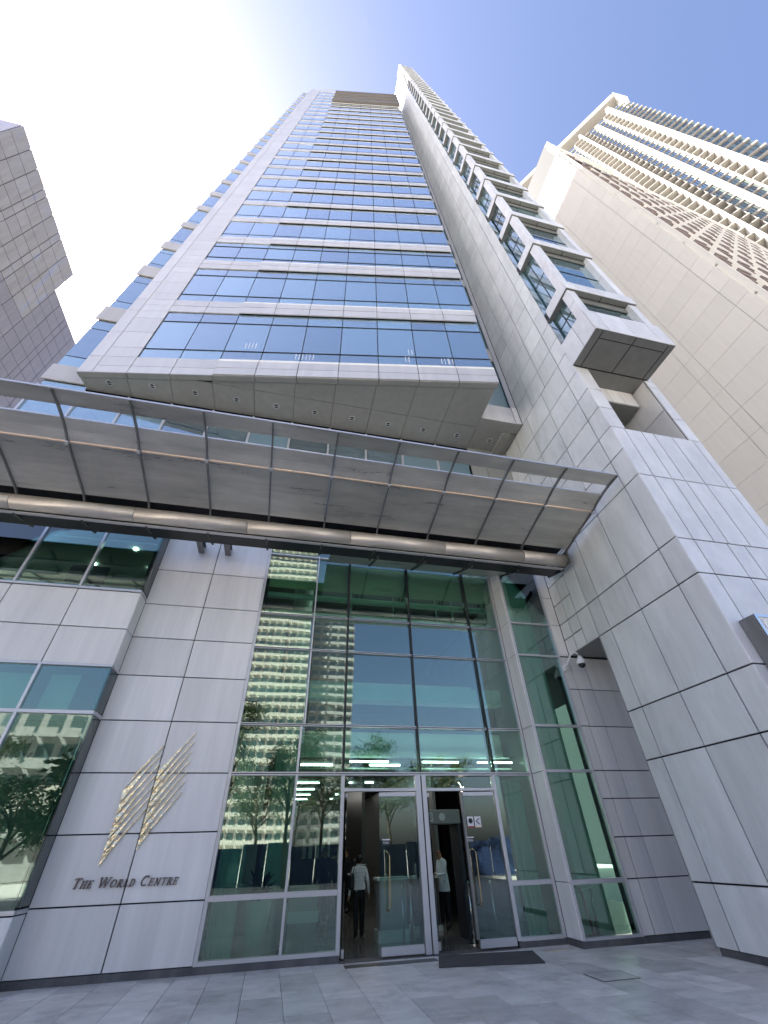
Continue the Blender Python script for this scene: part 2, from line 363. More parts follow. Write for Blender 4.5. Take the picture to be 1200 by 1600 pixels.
# centre post between the doors, and the door heads
bar('door_post', 3.21, 3.33, .02, Z2-.035, 10.96, 11.14); bar('door_post', 3.36, 3.46, .02, Z2-.035, 10.96, 11.14)
bar('door_post', 3.33, 3.36, .02, Z2-.035, 11.0, 11.1, 'gasket', bev=0)
bar('door_head', 1.5375, 3.21, 2.62, 2.68); bar('door_head', 3.46, 5.16, 2.62, 2.68)
pane(ent, 1.54, 3.2, 2.69, 2.91, mat='doorglass'); pane(ent, 3.47, 5.15, 2.69, 2.91, mat='doorglass')
box('threshold', ent, 'plinth', (1.54, 5.16, 10.93, 11.2, -.02, .012))
def door(x0, x1, hx, label):
    d = box('door', ent, 'doorglass', (x0, x1, 11.03, 11.045, .16, 2.52)); d['label'] = label
    box('bottom_rail', d, 'alu', (x0, x1, 10.99, 11.08, .035, .16), bev=.004); box('top_rail', d, 'alu', (x0, x1, 10.99, 11.08, 2.52, 2.6), bev=.004)
    mb = MB()
    mb.tube([(hx, 11.02, 1.56), (hx, 10.93, 1.56), (hx+.03, 10.90, 1.5), (hx+.03, 10.90, .72), (hx, 10.93, .66), (hx, 11.02, .66)], .016, 10)
    mb.build('pull_handle', 'brass', d, True)
    box('push_sign', d, 'blacktrim', (hx-.09, hx+.09, 11.021, 11.026, 1.66, 1.75)); box('sign_stripe', d, 'whitep', (hx-.085, hx+.085, 11.015, 11.02, 1.745, 1.765))
    # the word PUSH in little strokes
    s = MB(); L = {'P': [((0, 0), (0, 1)), ((0, 1), (.6, 1)), ((.6, 1), (.6, .5)), ((.6, .5), (0, .5))], 'U': [((0, 1), (0, 0)), ((0, 0), (.6, 0)), ((.6, 0), (.6, 1))],
                   'S': [((.6, 1), (0, 1)), ((0, 1), (0, .5)), ((0, .5), (.6, .5)), ((.6, .5), (.6, 0)), ((.6, 0), (0, 0))], 'H': [((0, 0), (0, 1)), ((.6, 0), (.6, 1)), ((0, .5), (.6, .5))]}
    for k, ch in enumerate('PUSH'):
        for a, b_ in L[ch]: s.bar((hx-.06+k*.032+a[0]*.03, 11.016, 1.685+a[1]*.035), (hx-.06+k*.032+b_[0]*.03, 11.016, 1.685+b_[1]*.035), .006)
    s.build('push_lettering', 'whitep', d)
    return d
door(2.34, 3.19, 2.48, 'closed right leaf of the left doorway')
d2 = door(4.36, 5.14, 4.42, 'closed right leaf of the right doorway')
box('door_frame_edge', d2, 'rib', (4.30, 4.36, 11.02, 11.08, .16, 2.6))
d3 = thing('tmp', 'x', 'x'); bpy.data.objects.remove(d3)
# open leaves folded inwards
for (hx, dx) in ((1.6, .02), (3.53, .02)):
    o = box('door', ent, 'doorglass', (hx, hx+.015, 11.12, 11.95, .16, 2.52)); o['label'] = 'open glass leaf swung into the lobby'
    box('bottom_rail', o, 'alu', (hx-.02, hx+.035, 11.12, 11.95, .035, .16), bev=.004); box('top_rail', o, 'alu', (hx-.02, hx+.035, 11.12, 11.95, 2.52, 2.6), bev=.004)
# right bay: side panel, glass, wall beyond
for a, b_ in zip([.1, Z1, Z2, Z3, Z4, Z5, 8.0], [Z1, Z2, Z3, Z4, Z5, 8.0, 9.6]): box('column_panel', ent, 'panel', (6.262, 6.30, 10.455, 10.975, a+.006, b_-.006), bev=.004)
box('column_core', ent, 'dark', (6.30, 6.33, 10.5, 11.2, .1, 9.6))
for a, b_ in zip([.13, Z1, Z2, Z3, Z4, Z5], [Z1, Z2, Z3, Z4, Z5, 9.6]): box('glass_pane', ent, 'glass', (6.35, 7.62, 10.50, 10.512, a+.02, b_-.02))
for z, h in ((.12, .05), (Z1, .08), (Z2, .06), (Z3, .055), (Z4, .05), (Z5, .045)): box('transom', ent, 'alu', (6.345, 7.625, 10.44, 10.55, z-h/2, z+h/2), bev=.004)
box('mullion', ent, 'alu', (6.30, 6.345, 10.43, 10.57, .1, 9.6), bev=.004); box('mullion', ent, 'alu', (7.625, 7.665, 10.43, 10.57, .1, 9.6), bev=.004)
zR = [.1, .97, 1.68, 2.4, 2.97, 3.97, 4.9, 5.80]
emit('wall_panel', ent, 'panel', [(a+.011, b-.011, 10.45, 10.49, c+.011, d-.011) for a, b, c, d in cells([7.66, 7.95, 8.42, 9.6, 10.6, 11.8], zR)], bev=.004)
emit('wall_panel', ent, 'panel', [(7.668, 7.99, 10.45, 10.49, c+.008, d-.008) for c, d in ((5.82, 6.77), (6.77, 7.7), (7.7, 8.7), (8.7, 9.6))], bev=.004)
box('backing_wall', ent, 'dark', (7.67, 11.9, 10.485, 10.8, 0, 9.6)); box('plinth', ent, 'plinth', (6.25, 11.8, 10.44, 10.7, 0, .1)); box('plinth', ent, 'plinth', (6.252, 6.33, 10.7, 10.99, 0, .1))
# lobby shell
box('lobby_floor', ent, 'lobbyfloor', (-4, 12, 11.1, 30, -.08, .008))
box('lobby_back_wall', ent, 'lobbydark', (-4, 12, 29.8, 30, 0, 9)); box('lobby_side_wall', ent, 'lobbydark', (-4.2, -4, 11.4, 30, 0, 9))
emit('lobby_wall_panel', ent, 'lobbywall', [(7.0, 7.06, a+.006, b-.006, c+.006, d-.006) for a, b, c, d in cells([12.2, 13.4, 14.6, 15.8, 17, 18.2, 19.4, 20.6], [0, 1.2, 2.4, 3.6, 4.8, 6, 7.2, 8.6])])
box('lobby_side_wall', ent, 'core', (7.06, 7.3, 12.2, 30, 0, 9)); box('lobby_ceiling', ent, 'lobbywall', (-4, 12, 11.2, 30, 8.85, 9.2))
box('lobby_front_return', ent, 'mezz', (6.95, 7.55, 11.2, 11.5, 0, 8.7))
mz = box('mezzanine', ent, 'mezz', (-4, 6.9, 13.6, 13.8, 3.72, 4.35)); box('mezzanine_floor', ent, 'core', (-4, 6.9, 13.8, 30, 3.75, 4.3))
box('mezzanine', ent, 'mezz', (-4, 6.9, 15.2, 15.4, 5.9, 6.3))
for z in (3.34, 3.62): box('ceiling_slat', ent, 'mezz', (-1, 6.9, 13.2, 13.24, z, z+.04))
for x in (2.5, 4.6, 6.3): box('tube_lamp', ent, 'lamp', (x-.55, x+.55, 13.0, 13.06, 3.48, 3.52))
for i in range(6):
    for x in (1.2, 3.4): box('ceiling_lamp_and_fill', ent, 'lamp', (x-.5, x+.5, 15+i*2.2, 15.12+i*2.2, 3.68, 3.72))
mb = MB(); mb.tube([(.2, 13.0, .01), (.2, 13.0, 8.8)], .32, 24); mb.build('lobby_column', 'lobbylight', ent, True)
mb = MB(); mb.tube([(-.6, 15.5, .01), (-.6, 15.5, 8.8)], .32, 24); mb.build('lobby_column', 'lobbylight', ent, True)
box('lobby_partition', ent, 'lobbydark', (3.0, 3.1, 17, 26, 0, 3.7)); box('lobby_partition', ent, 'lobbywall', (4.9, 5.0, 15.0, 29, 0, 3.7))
for k in range(5): box('wall_board', ent, 'lobbylight', (1.9+k*.35, 2.1+k*.35, 29.7, 29.78, 1.3, 2.6))
def curtain(x0_, x1_, y, z0, z1):
    mb = MB(); n = 40; v = []; f = []
    for i in range(n+1):
        x = x0_+(x1_-x0_)*i/n; yy = y+.05*math.sin(i*1.9)+.02*math.sin(i*.7); v += [(x, yy, z0), (x, yy, z1)]
        if i: f.append((2*i-2, 2*i, 2*i+1, 2*i-1))
    v2 = [(a, b_+.006, c) for a, b_, c in v]; k = len(v); mb.raw(v+v2, f+[tuple(q+k for q in reversed(g_)) for g_ in f]); mb.build('curtain', 'mezz', ent, True)
curtain(-.95, -.45, 11.6, .02, 3.7); curtain(-.05, .32, 12.3, .02, 3.7); curtain(5.75, 6.2, 11.6, .02, 2.9)
# little glowing ornaments above the doors
for (cx, cz) in ((3.78, 2.33), (5.02, 2.78)):
    s = MB()
    for k in range(9):
        a = rnd.uniform(0, 6.28); x = cx+rnd.uniform(-.1, .1); z = cz+rnd.uniform(-.14, .14)
        s.bar((x, 12.6, z), (x+.07*math.cos(a), 12.6, z+.07*math.sin(a)), .014)
    tag(s.build('glowing_ornament', 'signglow'), 'small curly glowing ornament high inside the ' + ('right doorway' if cx < 4 else 'pane right of the doors'), 'wall light')

# ------------------------------------------------------------------ left podium wing
pw = thing('podium_wing', 'low wing of silver panels and green ribbon windows left of the lettered wall', 'building', (-9, 10.5, 0))
xs = [-14.17, -12.71, -11.25, -9.79, -8.33, -6.87, -5.41, -3.96]
WB = [(.97, 3.98), (4.02, 4.96), (6.92, 9.05)]
for a, b_, c, d in [(xs[i], xs[i+1], z0, z1) for i in range(7) for z0, z1 in WB]: box('glass_pane', pw, 'glass', (a+.03, b_-.03, 10.54, 10.552, c, d))
emit('wall_panel', pw, 'panel', [(a+.011, b-.011, 10.5, 10.54, c+.011, d-.011) for a, b, c, d in cells(xs, [.1, .5, .90]) + cells(xs, [5.0, 5.86, 6.84])], bev=.004)
for x in xs[1:-1]:
    for z0, z1 in WB: box('mullion', pw, 'alu', (x-.03, x+.03, 10.49, 10.62, z0, z1), bev=.004)
for z, h in ((.94, .06), (4.0, .07), (4.98, .05), (6.88, .06), (9.08, .06)):
    box('transom', pw, 'alu', (xs[0], -3.955, 10.485, 10.6, z-h/2, z+h/2), bev=.004); box('transom', pw, 'alu', (-4.0, -3.94, 10.6, 10.99, z-h/2, z+h/2), bev=.004)
for z0, z1 in WB: box('corner_glass', pw, 'glass', (-3.965, -3.953, 10.56, 10.98, z0+.03, z1-.02)); box('corner_post', pw, 'doorglass', (-4.02, -3.96, 10.52, 10.56, z0+.03, z1-.02))
for c, d in ((.1, .90), (5.0, 5.86), (5.86, 6.84)): box('wall_panel', pw, 'slab', (-3.99, -3.95, 10.505, 10.985, c+.008, d-.008), bev=.004)
for c, d in ((0, .9), (5.0, 6.84)): box('backing_wall', pw, 'dark', (xs[0], -4.0, 10.535, 10.8, c, d))
box('backing_wall', pw, 'dark', (-4.0, -3.965, 10.8, 11.02, 0, 9.1))
box('room_floor', pw, 'lobbyfloor', (-14.2, -4.25, 10.7, 22, .0, .85)); box('room_floor', pw, 'core', (-14.2, -4.25, 10.8, 22, 5.1, 6.7)); box('roof', pw, 'lobbywall', (-14.2, 11.9, 10.9, 22, 9.2, 9.45))
box('room_wall', pw, 'lobbywall', (-14.2, -4.25, 16, 16.2, .85, 5.1)); box('room_wall', pw, 'lobbylight', (-14.2, -4.25, 14.5, 14.7, 6.7, 9.2)); box('room_wall', pw, 'lobbydark', (-4.25, -4.2, 11.05, 22, .85, 9.1))
box('room_ceiling', pw, 'lobbylight', (-14.2, -4.25, 11.2, 16, 8.78, 8.82)); box('room_ceiling', pw, 'lobbylight', (-14.2, -4.25, 10.8, 16, 4.99, 5.05))
for x, y in ((-4.95, 11.5), (-4.75, 12.6), (-6.4, 12.6)): 
    mb = MB(); mb.tube([(x, y, 8.74), (x, y, 8.78)], .07, 12); mb.build('downlight', 'lamp', pw)
box('hanging_screen', pw, 'black', (-6.7, -5.7, 12.1, 12.2, 7.6, 8.4))
box('curtain', pw, 'mezz', (-8.2, -5.6, 11.0, 11.03, 4.05, 4.9)); box('curtain', pw, 'mezz', (-5.3, -4.7, 11.0, 11.03, 4.05, 4.9))

# ------------------------------------------------------------------ office tower
TA = R(-9.6616); FT = Matrix.Rotation(TA, 4, 'Z'); TC = 8.2344
TD = (math.cos(TA), math.sin(TA)); TNn = (-math.sin(TA), math.cos(TA))
tw = thing('office_tower', 'tall blue glass office tower with silver spandrels rising behind the canopy', 'building', (0, 20, 0))
ZT, ZS = 106.3, 14.6
def Tpoly(uv): p = FT @ Vector((uv[0], uv[1], 0)); return (p.x, p.y)
core = MB(); c0 = TC+.068
core.prism([Tpoly((-9.90, c0)), Tpoly((4.88, c0)), (6.15, 8.95), (7.95, 9.05), (7.95, 52), (-9.75, 52), (-9.75, 10.52), (-8.27, 10.52)], ZS+.08, ZT-.3)
core.prism([(7.95, 11), (7.95, 52), (-9.6, 52), (-9.6, 11)], 9.5, ZS-.1)
core.build('tower_core', 'core', tw)
floors = [(15.66, 19.33, True), (20.43, 24.10, True)]
z = 25.2
floors.append((z, 27.85, True)); z = 28.8
while z < 104: floors.append((z, z+2.82, False)); z += 3.6
U = [-8.27+i*1.469 for i in range(10)]
panes = []; lines = []; span = []; ledge = []; sills = []; corner = []
for k, (a, b_, tall) in enumerate(floors):
    ztop = min(b_, ZT-.4)
    nb = floors[k+1][0] if k+1 < len(floors) else ZT
    for i in range(9):
        if a > 89 and i >= 2: continue
        g_ = .018 if k < 4 else .024
        if tall:
            h = b_-a; cuts = [a, a+h*.185, a+h*.78, b_]
            for q in range(3): panes.append((U[i]+g_, U[i+1]-g_, TC+.045, TC+.06, cuts[q]+.015, cuts[q+1]-.015))
            for q in (1, 2): lines.append((U[i], U[i+1], TC+.02, TC+.044, cuts[q]-.011, cuts[q]+.011))
        else:
            panes.append((U[i]+g_, U[i+1]-g_, TC+.045, TC+.06, a+.012, ztop-.012)); lines.append((U[i], U[i+1], TC+.03, TC+.05, a+.52, a+.545))
        mid = b_+(nb-b_)*.5
        prev = TC-.0 if i < 2 else TC-.05
        if nb-b_ > .2 and b_ < ZT-.5:
            span.append((U[i]+g_*.6, U[i+1]-g_*.6, prev, prev+.045, b_+.016, mid-.018)); span.append((U[i]+g_*.6, U[i+1]-g_*.6, prev, prev+.045, mid+.018, min(nb, 89.2 if i > 1 and nb > 89 else nb)-(.012 if i < 2 else .13)))
            if i >= 2: sills.append((U[i]+g_*.6, U[i+1]-g_*.6, TC-.03, TC+.02, nb-.105, nb-.006))
    cr = [a, a+(b_-a)*.18, a+(b_-a)*.5, a+(b_-a)*.82, b_, b_+(nb-b_)*.5, nb] if tall else [a, a+.5, a+1.55, b_, b_+(nb-b_)*.5, nb]
    for c, d in zip(cr, cr[1:]):
        if d > ZT: d = ZT
        if d-c < .1: continue
        corner.append((-9.45+.012, -8.27-.012, TC, TC+.045, c+.01, d-.01))
    for c, d in zip(cr[::2], (cr[::2][1:]+[nb])):
        if min(d, ZT)-c > .1: corner.append((-9.95, -9.45-.012, TC, TC+.045, c+.01, min(d, ZT)-.01))
for i in range(9):
    y_ = TC if i < 2 else TC-.05
    for c, d in ((14.62, 15.05), (15.05, 15.66)): span.append((U[i]+.013, U[i+1]-.013, y_, y_+.045, c+.01, d-(.01 if i < 2 or c < 15 else .17)))
    if i >= 2: sills.append((U[i]+.013, U[i+1]-.013, TC-.03, TC+.02, 15.53, 15.65))
for c, d in ((14.62, 15.05), (15.05, 15.66)): corner.append((-9.438, -8.283, TC, TC+.045, c+.01, d-.01))
corner.append((-9.95, -9.462, TC, TC+.045, 14.63, 15.65))
emit('glass_pane', tw, 'tglass', panes, FT); emit('spandrel_panel', tw, 'tpanel', span, FT); emit('sill_strip', tw, 'white', sills, FT, limit=60); emit('corner_panel', tw, 'tpanel', corner, FT)
mb = MB()
for b in lines: mb.box(b, FT)
mb.build('pane_joint', 'dark', tw, kind='stuff')
# top: louvre slats and parapet
for z0, h_ in ((89.9, 1.7), (94.0, .9), (97.6, .9), (101.2, .9)): box('sunshade_slat', tw, 'slat', (U[2], U[9]+.1, TC-.38, TC+.02, z0, z0+h_), FT)
for z0 in (92.2, 95.7, 99.3): box('louvre_band', tw, 'tpanel', (U[2], U[9], TC, TC+.05, z0, z0+1.8), FT)
emit('parapet_panel', tw, 'tpanel', [(U[i]+.02, U[i+1]-.02, TC, TC+.05, 102.5, ZT) for i in range(2, 9)], FT)
# white strips on the lowest glass, painted in for the light of small lamps
for (u, zz, n) in ((-4.6, 16.6, 4), (-2.6, 15.9, 3), (-2.2, 15.9, 3), (1.6, 15.95, 2), (1.75, 16.5, 2), (3.0, 15.9, 3), (3.3, 15.9, 2)):
    for q in range(n): box('painted_lamp_streak', tw, 'whitep', (u+q*.13, u+q*.13+.02, TC+.036, TC+.043, zz, zz+.38), FT)
# soffit
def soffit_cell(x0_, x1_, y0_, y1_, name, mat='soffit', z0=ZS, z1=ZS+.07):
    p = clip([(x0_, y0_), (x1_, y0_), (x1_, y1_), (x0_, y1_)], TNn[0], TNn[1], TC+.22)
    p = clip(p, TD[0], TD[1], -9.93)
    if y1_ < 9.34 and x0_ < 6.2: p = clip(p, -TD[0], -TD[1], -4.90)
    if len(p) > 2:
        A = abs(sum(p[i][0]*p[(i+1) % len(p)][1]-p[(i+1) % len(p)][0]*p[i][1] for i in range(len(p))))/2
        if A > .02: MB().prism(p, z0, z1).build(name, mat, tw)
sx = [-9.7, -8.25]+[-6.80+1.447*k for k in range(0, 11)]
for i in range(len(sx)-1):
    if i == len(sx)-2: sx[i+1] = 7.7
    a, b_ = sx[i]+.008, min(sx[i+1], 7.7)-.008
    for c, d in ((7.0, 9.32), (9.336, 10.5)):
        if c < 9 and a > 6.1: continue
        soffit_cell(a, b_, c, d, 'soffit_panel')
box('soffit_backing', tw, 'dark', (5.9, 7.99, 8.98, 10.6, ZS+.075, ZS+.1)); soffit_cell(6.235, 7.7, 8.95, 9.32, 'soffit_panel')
for i in range(-1, 9):       # fascia strip below the front edge
    a = -9.95 if i < 0 else U[i]; b_ = U[0] if i < 0 else U[i+1]
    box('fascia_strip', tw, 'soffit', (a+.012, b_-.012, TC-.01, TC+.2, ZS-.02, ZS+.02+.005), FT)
for k in range(11):
    x = -7.44+1.446*k; y = 9.87 if k else 10.03
    mb = MB(); mb.tube([(x, y, ZS-.025), (x, y, ZS+.0)], .115, 16); mb.build('soffit_lamp', 'alu', tw)
    mb = MB(); mb.tube([(x, y, ZS-.03), (x, y, ZS-.024)], .085, 14); mb.bar((x-.08, y, ZS-.034), (x+.08, y, ZS-.034), .025, .006, 1); mb.build('lamp_louvre', ['black', 'alu'], tw)
# recessed wing of the tower on the square grid
rx0 = -9.78; rp = []; rs = []; rl = []
rx = [rx0, -8.33, -6.87]
lv = [(9.6, 14.75)]+[(a+.1, b_+.1) for a, b_, t_ in floors]
for x in range(11):
    a = rx0+1.46*x; b_ = min(a+1.46, 6.2)
    box('glass_pane', tw, 'tglass', (a+.03, b_-.03, 10.5, 10.515, 9.6, 12.3)); box('glass_pane', tw, 'tglass', (a+.03, b_-.03, 10.5, 10.515, 12.34, 14.35 if x else 14.75))
    box('mullion', tw, 'alu', (a-.035, a+.035, 10.44, 10.56, 9.6, 14.5), bev=.004)
for a, b_, t_ in floors:
    zc = [a+.08, a+.08+(b_-a)*.19, b_-(b_-a)*.2, b_-.0] if t_ else [a+.08, a+.6, b_]
    for c, d in zip(zc, zc[1:]): rp.append((rx0, -8.28, 10.5, 10.515, c+.03, d-.03))
    nb = a+(4.77 if a < 25 else 3.6)
    rs.append((rx0-.07, -8.28, 10.42, 10.5, b_+.02, nb+.06))
rs.append((rx0-.07, -8.28, 10.42, 10.5, 14.8, 15.72))
emit('side_glass_pane', tw, 'tglass', rp); emit('side_spandrel', tw, 'midpanel', [b for b in rs if b[4] < ZT-2], bev=.01)
# narrow bay between the tower front and the panelled tower on its right
for a, b_, t_ in floors[:-1]:
    nb = a+(4.77 if a < 25 else 3.6)
    box('side_glass_pane', tw, 'bglass', (6.1, 7.72, 8.93, 8.945, a, b_)); box('side_spandrel', tw, 'tpanel', (6.1, 7.72, 8.86, 8.93, b_+.01, nb-.01))
box('side_spandrel', tw, 'panel', (6.28, 7.72, 8.86, 8.93, 14.62, 15.64), bev=.004)
box('edge_trim', tw, 'alu', (7.74, 7.98, 8.84, 8.9, 15.7, ZT), bev=.01); box('edge_trim', tw, 'panel', (7.74, 7.98, 8.84, 8.9, 14.62, 15.68), bev=.004)
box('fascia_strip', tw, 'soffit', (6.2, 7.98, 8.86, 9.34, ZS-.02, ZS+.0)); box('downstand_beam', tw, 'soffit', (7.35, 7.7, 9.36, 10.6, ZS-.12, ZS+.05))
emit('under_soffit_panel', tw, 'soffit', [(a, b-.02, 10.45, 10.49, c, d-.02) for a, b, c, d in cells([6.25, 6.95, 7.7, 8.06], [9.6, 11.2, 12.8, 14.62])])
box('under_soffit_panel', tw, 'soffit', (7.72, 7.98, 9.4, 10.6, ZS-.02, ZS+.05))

# ------------------------------------------------------------------ panelled tower on the right (leg, opening, bay windows)
sl = thing('panelled_tower', 'slim weathered silver panel tower standing on one leg with stacked corner bay windows', 'building', (9.5, 7, 0))
SX0, SX1, SY0, SH = 8.0, 11.05, 5.67, 134.0
core = MB(); e = .04
core.box((SX0+e, SX1-e, SY0+e, 8.96, .1, 5.84)); core.box((SX0+e, SX1-e, SY0+e, 10.44, 5.86, 10.6)); core.box((SX0+e, 8.48, SY0+e, 10.44, 10.6, 13.7)); core.box((10.67, SX1-e, SY0+e, 10.44, 10.6, 13.7))
core.box((8.48, 10.67, 7.6, 10.44, 10.6, 13.7)); core.box((SX0+e, SX1-e, SY0+e, 10.4, 13.7, SH-.2)); core.box((SX0+.06, SX1-e, 10.45, 22, 5.9, ZT-4)); core.build('tower_core', 'dark', sl)
gp = .015; left = []; front = []
def Lp(y0, y1, z0, z1, g=gp): left.append((SX0, SX0+.038, y0+g, y1-g, z0+g, z1-g))
def Fp(x0, x1, z0, z1, g=gp): front.append((x0+g, x1-g, SY0, SY0+.038, z0+g, z1-g))
for a, b_ in zip([.1, .97, 2.97, 3.97], [.97, 2.97, 3.97, 5.84]):
    for c, d in zip([SY0, 6.21, 7.38, 8.52], [6.21, 7.38, 8.52, 9.0]): Lp(c, d, a, b_)
for a, b_ in zip([5.84, 6.77, 8.73], [6.77, 8.73, 9.69]):
    for c, d in zip([SY0, 6.21, 7.38, 8.52, 9.0], [6.21, 7.38, 8.52, 9.0, 9.55]): Lp(c, d, a, b_)
for a, b_ in zip([5.84, 6.3, 6.77, 7.4, 8.05, 8.73], [6.3, 6.77, 7.4, 8.05, 8.73, 9.69]):
    for c, d in ((9.55, 10.0), (10.0, 10.45)): Lp(c, d, a, b_)
lev = [9.69, 10.6, 11.5, 12.45, 13.45, 14.6, 15.66, 16.7, 17.9, 19.33, 20.43, 21.3, 22.7, 24.1, 25.2]
z = 25.2
while z+1.8 < SH: lev += [z+1.0, z+2.3, z+3.6]; z += 3.6
lev = [q for q in lev if q < SH-.5]+[SH]
for a, b_ in zip(lev, lev[1:]):
    g_ = gp if a < 40 else .014
    ys = [SY0, 6.21, 7.1, 8.0, 8.85] if a > 14.5 else [SY0, 6.21, 7.38, 8.52, 9.5, 10.45]
    for c, d in zip(ys, ys[1:]): Lp(c, d, a, b_, g_)
    if a > ZT-3: Lp(8.85, 10.4, a, b_, g_)
emit('wall_panel', sl, 'slab', left, bev=.002)
fz = [.1, .97, 2.97, 3.97, 5.84, 6.73, 8.71, 10.6]
for a, b_ in zip(fz, fz[1:]):
    xs_ = [SX0, 8.44, 9.33, 9.82, 10.7, SX1]
    if a > 6.5: xs_ = [SX0, 8.44, 9.0, 9.4, 10.02, 10.75, SX1]
    for c, d in zip(xs_, xs_[1:]): Fp(c, d, a, b_)
for a, b_ in ((10.6, 11.5), (11.5, 12.45), (12.45, 13.7)): Fp(SX0, 8.5, a, b_)
for a, b_ in ((10.6, 11.6), (11.6, 13.3), (13.3, 13.7)): Fp(10.65, SX1, a, b_)
z = 13.7
while z < SH-2: Fp(10.82, SX1, z, z+2.4); z += 2.4
emit('front_panel', sl, 'slabf', front, bev=.002)
box('portal_soffit', sl, 'soffit', (SX0+.02, SX1, 9.0, 10.44, 5.842, 5.86)); box('portal_edge', sl, 'soffit', (SX0+.01, SX1, 9.0, 9.03, .1, 5.84)) 
box('plinth', sl, 'plinth', (SX0+.03, SX1, SY0+.02, 8.97, 0, .1))
# recess in the front
box('recess_side_panel', sl, 'panel', (10.635, 10.65, 5.72, 7.55, 10.62, 12.1), bev=.003); box('recess_side_panel', sl, 'panel', (10.635, 10.65, 5.72, 7.55, 12.12, 13.66), bev=.003)
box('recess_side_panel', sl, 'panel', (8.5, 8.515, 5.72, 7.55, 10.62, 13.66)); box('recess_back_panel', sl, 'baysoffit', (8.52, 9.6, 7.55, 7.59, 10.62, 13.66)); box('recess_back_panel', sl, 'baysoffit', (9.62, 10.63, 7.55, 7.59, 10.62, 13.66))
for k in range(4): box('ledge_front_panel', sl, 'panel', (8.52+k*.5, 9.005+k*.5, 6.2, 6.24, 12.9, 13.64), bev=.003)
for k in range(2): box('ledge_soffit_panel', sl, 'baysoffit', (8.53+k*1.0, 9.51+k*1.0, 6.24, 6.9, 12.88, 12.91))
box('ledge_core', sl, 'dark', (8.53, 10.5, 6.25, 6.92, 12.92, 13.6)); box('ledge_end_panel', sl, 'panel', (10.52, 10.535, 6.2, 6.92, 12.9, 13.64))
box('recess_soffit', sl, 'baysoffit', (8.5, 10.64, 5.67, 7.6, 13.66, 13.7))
# bays
BX0, BX1, BY = 7.91, 10.80, 4.36
bz = [13.7, 16.65, 21.2, 25.2, 28.75]
z = 32.3
while z < SH-2: bz.append(z); z += 3.55
for k, zb in enumerate(bz):
    top = 14.95 if k == 0 else zb+(.58 if k < 6 else .6)
    nxt = bz[k+1] if k+1 < len(bz) else SH-.5
    near = k < 9
    xm = [8.39, 9.33, 10.28]
    bvm = 'slabf'; cuts = [BX0]+xm+[BX1] if near else [BX0, 9.33, BX1]
    ym = [5.66, 4.98, BY+.01] if k == 0 else ([5.5, BY+.01] if near else [5.5, BY+.01])
    bv = .006
    for a, b_ in zip(cuts, cuts[1:]): box('bay_band', sl, 'slabf', (a+.01, b_-.01, BY, BY+.05, zb, top), bev=bv)
    for a, b_ in zip(ym, ym[1:]): box('bay_band', sl, 'slabf', (BX0, BX0+.05, b_+.01+(.04 if b_ < 4.5 else 0), a-.006, zb, top), bev=bv)
    # underside
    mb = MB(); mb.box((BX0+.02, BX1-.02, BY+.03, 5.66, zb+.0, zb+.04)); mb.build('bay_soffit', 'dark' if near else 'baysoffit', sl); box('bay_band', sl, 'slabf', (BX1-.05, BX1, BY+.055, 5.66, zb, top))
    box('bay_backing', sl, 'dark', (BX0+.045, BX1-.045, BY+.045, 5.66, zb+.042, top-.005))
    if near:
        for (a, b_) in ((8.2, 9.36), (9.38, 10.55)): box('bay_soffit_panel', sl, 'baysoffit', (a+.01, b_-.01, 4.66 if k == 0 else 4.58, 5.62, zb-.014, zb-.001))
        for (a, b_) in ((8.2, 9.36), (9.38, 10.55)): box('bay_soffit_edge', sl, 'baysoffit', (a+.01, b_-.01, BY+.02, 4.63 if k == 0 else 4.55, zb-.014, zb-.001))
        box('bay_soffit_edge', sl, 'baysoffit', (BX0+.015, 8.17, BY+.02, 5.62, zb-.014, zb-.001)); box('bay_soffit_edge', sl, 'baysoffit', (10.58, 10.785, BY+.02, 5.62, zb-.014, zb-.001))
    # corner columns
    zm = top+(nxt-top)*.5
    for (a, b_, yb) in ((7.97, 8.27, 4.74), (10.46, 10.76, 5.6)):
        for c, d in (((top, zm-.008), (zm+.012, nxt-.03)) if near else ((top, nxt-.03),)): box('corner_column', sl, 'slabf', (a, b_, 4.43, yb, c, d), bev=.006)
    box('front_glass', sl, 'bglass', (8.27, 10.46, 4.66, 4.675, top-.1, nxt-.02)); box('left_glass', sl, 'bglass', (8.12, 8.135, 4.74, 5.55, top-.1, nxt-.02))
    box('bay_core', sl, 'core', (8.2, 10.72, 4.75, 5.68, zb+.05, nxt-.02))
    if near:
        box('window_bar', sl, 'gasket', (8.27, 10.46, 4.64, 4.66, top+(nxt-top)*.52, top+(nxt-top)*.52+.03)); box('window_bar', sl, 'gasket', (8.105, 8.12, 5.13, 5.16, top, nxt)); box('window_bar', sl, 'gasket', (8.105, 8.12, 4.74, 5.5, top+(nxt-top)*.52, top+(nxt-top)*.52+.03))
        box('head_panel', sl, 'baysoffit', (8.27, 10.46, 4.60, 4.64, nxt-.32, nxt-.03))
    box('back_strip', sl, 'bglass', (8.0, 8.05, 5.5, 5.66, top, nxt-.02))
# crown and mast
box('crown_panel', sl, 'tpanel', (8.0, 10.9, 4.5, 10.3, SH, SH+.3)); box('crown_block', sl, 'white', (8.3, 9.7, 4.9, 6.2, SH+.3, SH+4.5)); box('crown_block', sl, 'tpanel', (8.1, 10.6, 4.6, 6.6, SH+4.5, SH+5.2))
MB().tube([(8.7, 5.3, SH+5.2), (8.7, 5.3, SH+13)], [.12, .04], 6).build('mast', 'whitep', sl)
for k in range(4): box('crown_lattice', sl, 'cream', (7.9, 8.02, 8.9+k*.4, 9.1+k*.4, 108, SH))  # sunlight on this upper edge is put into the cream colour

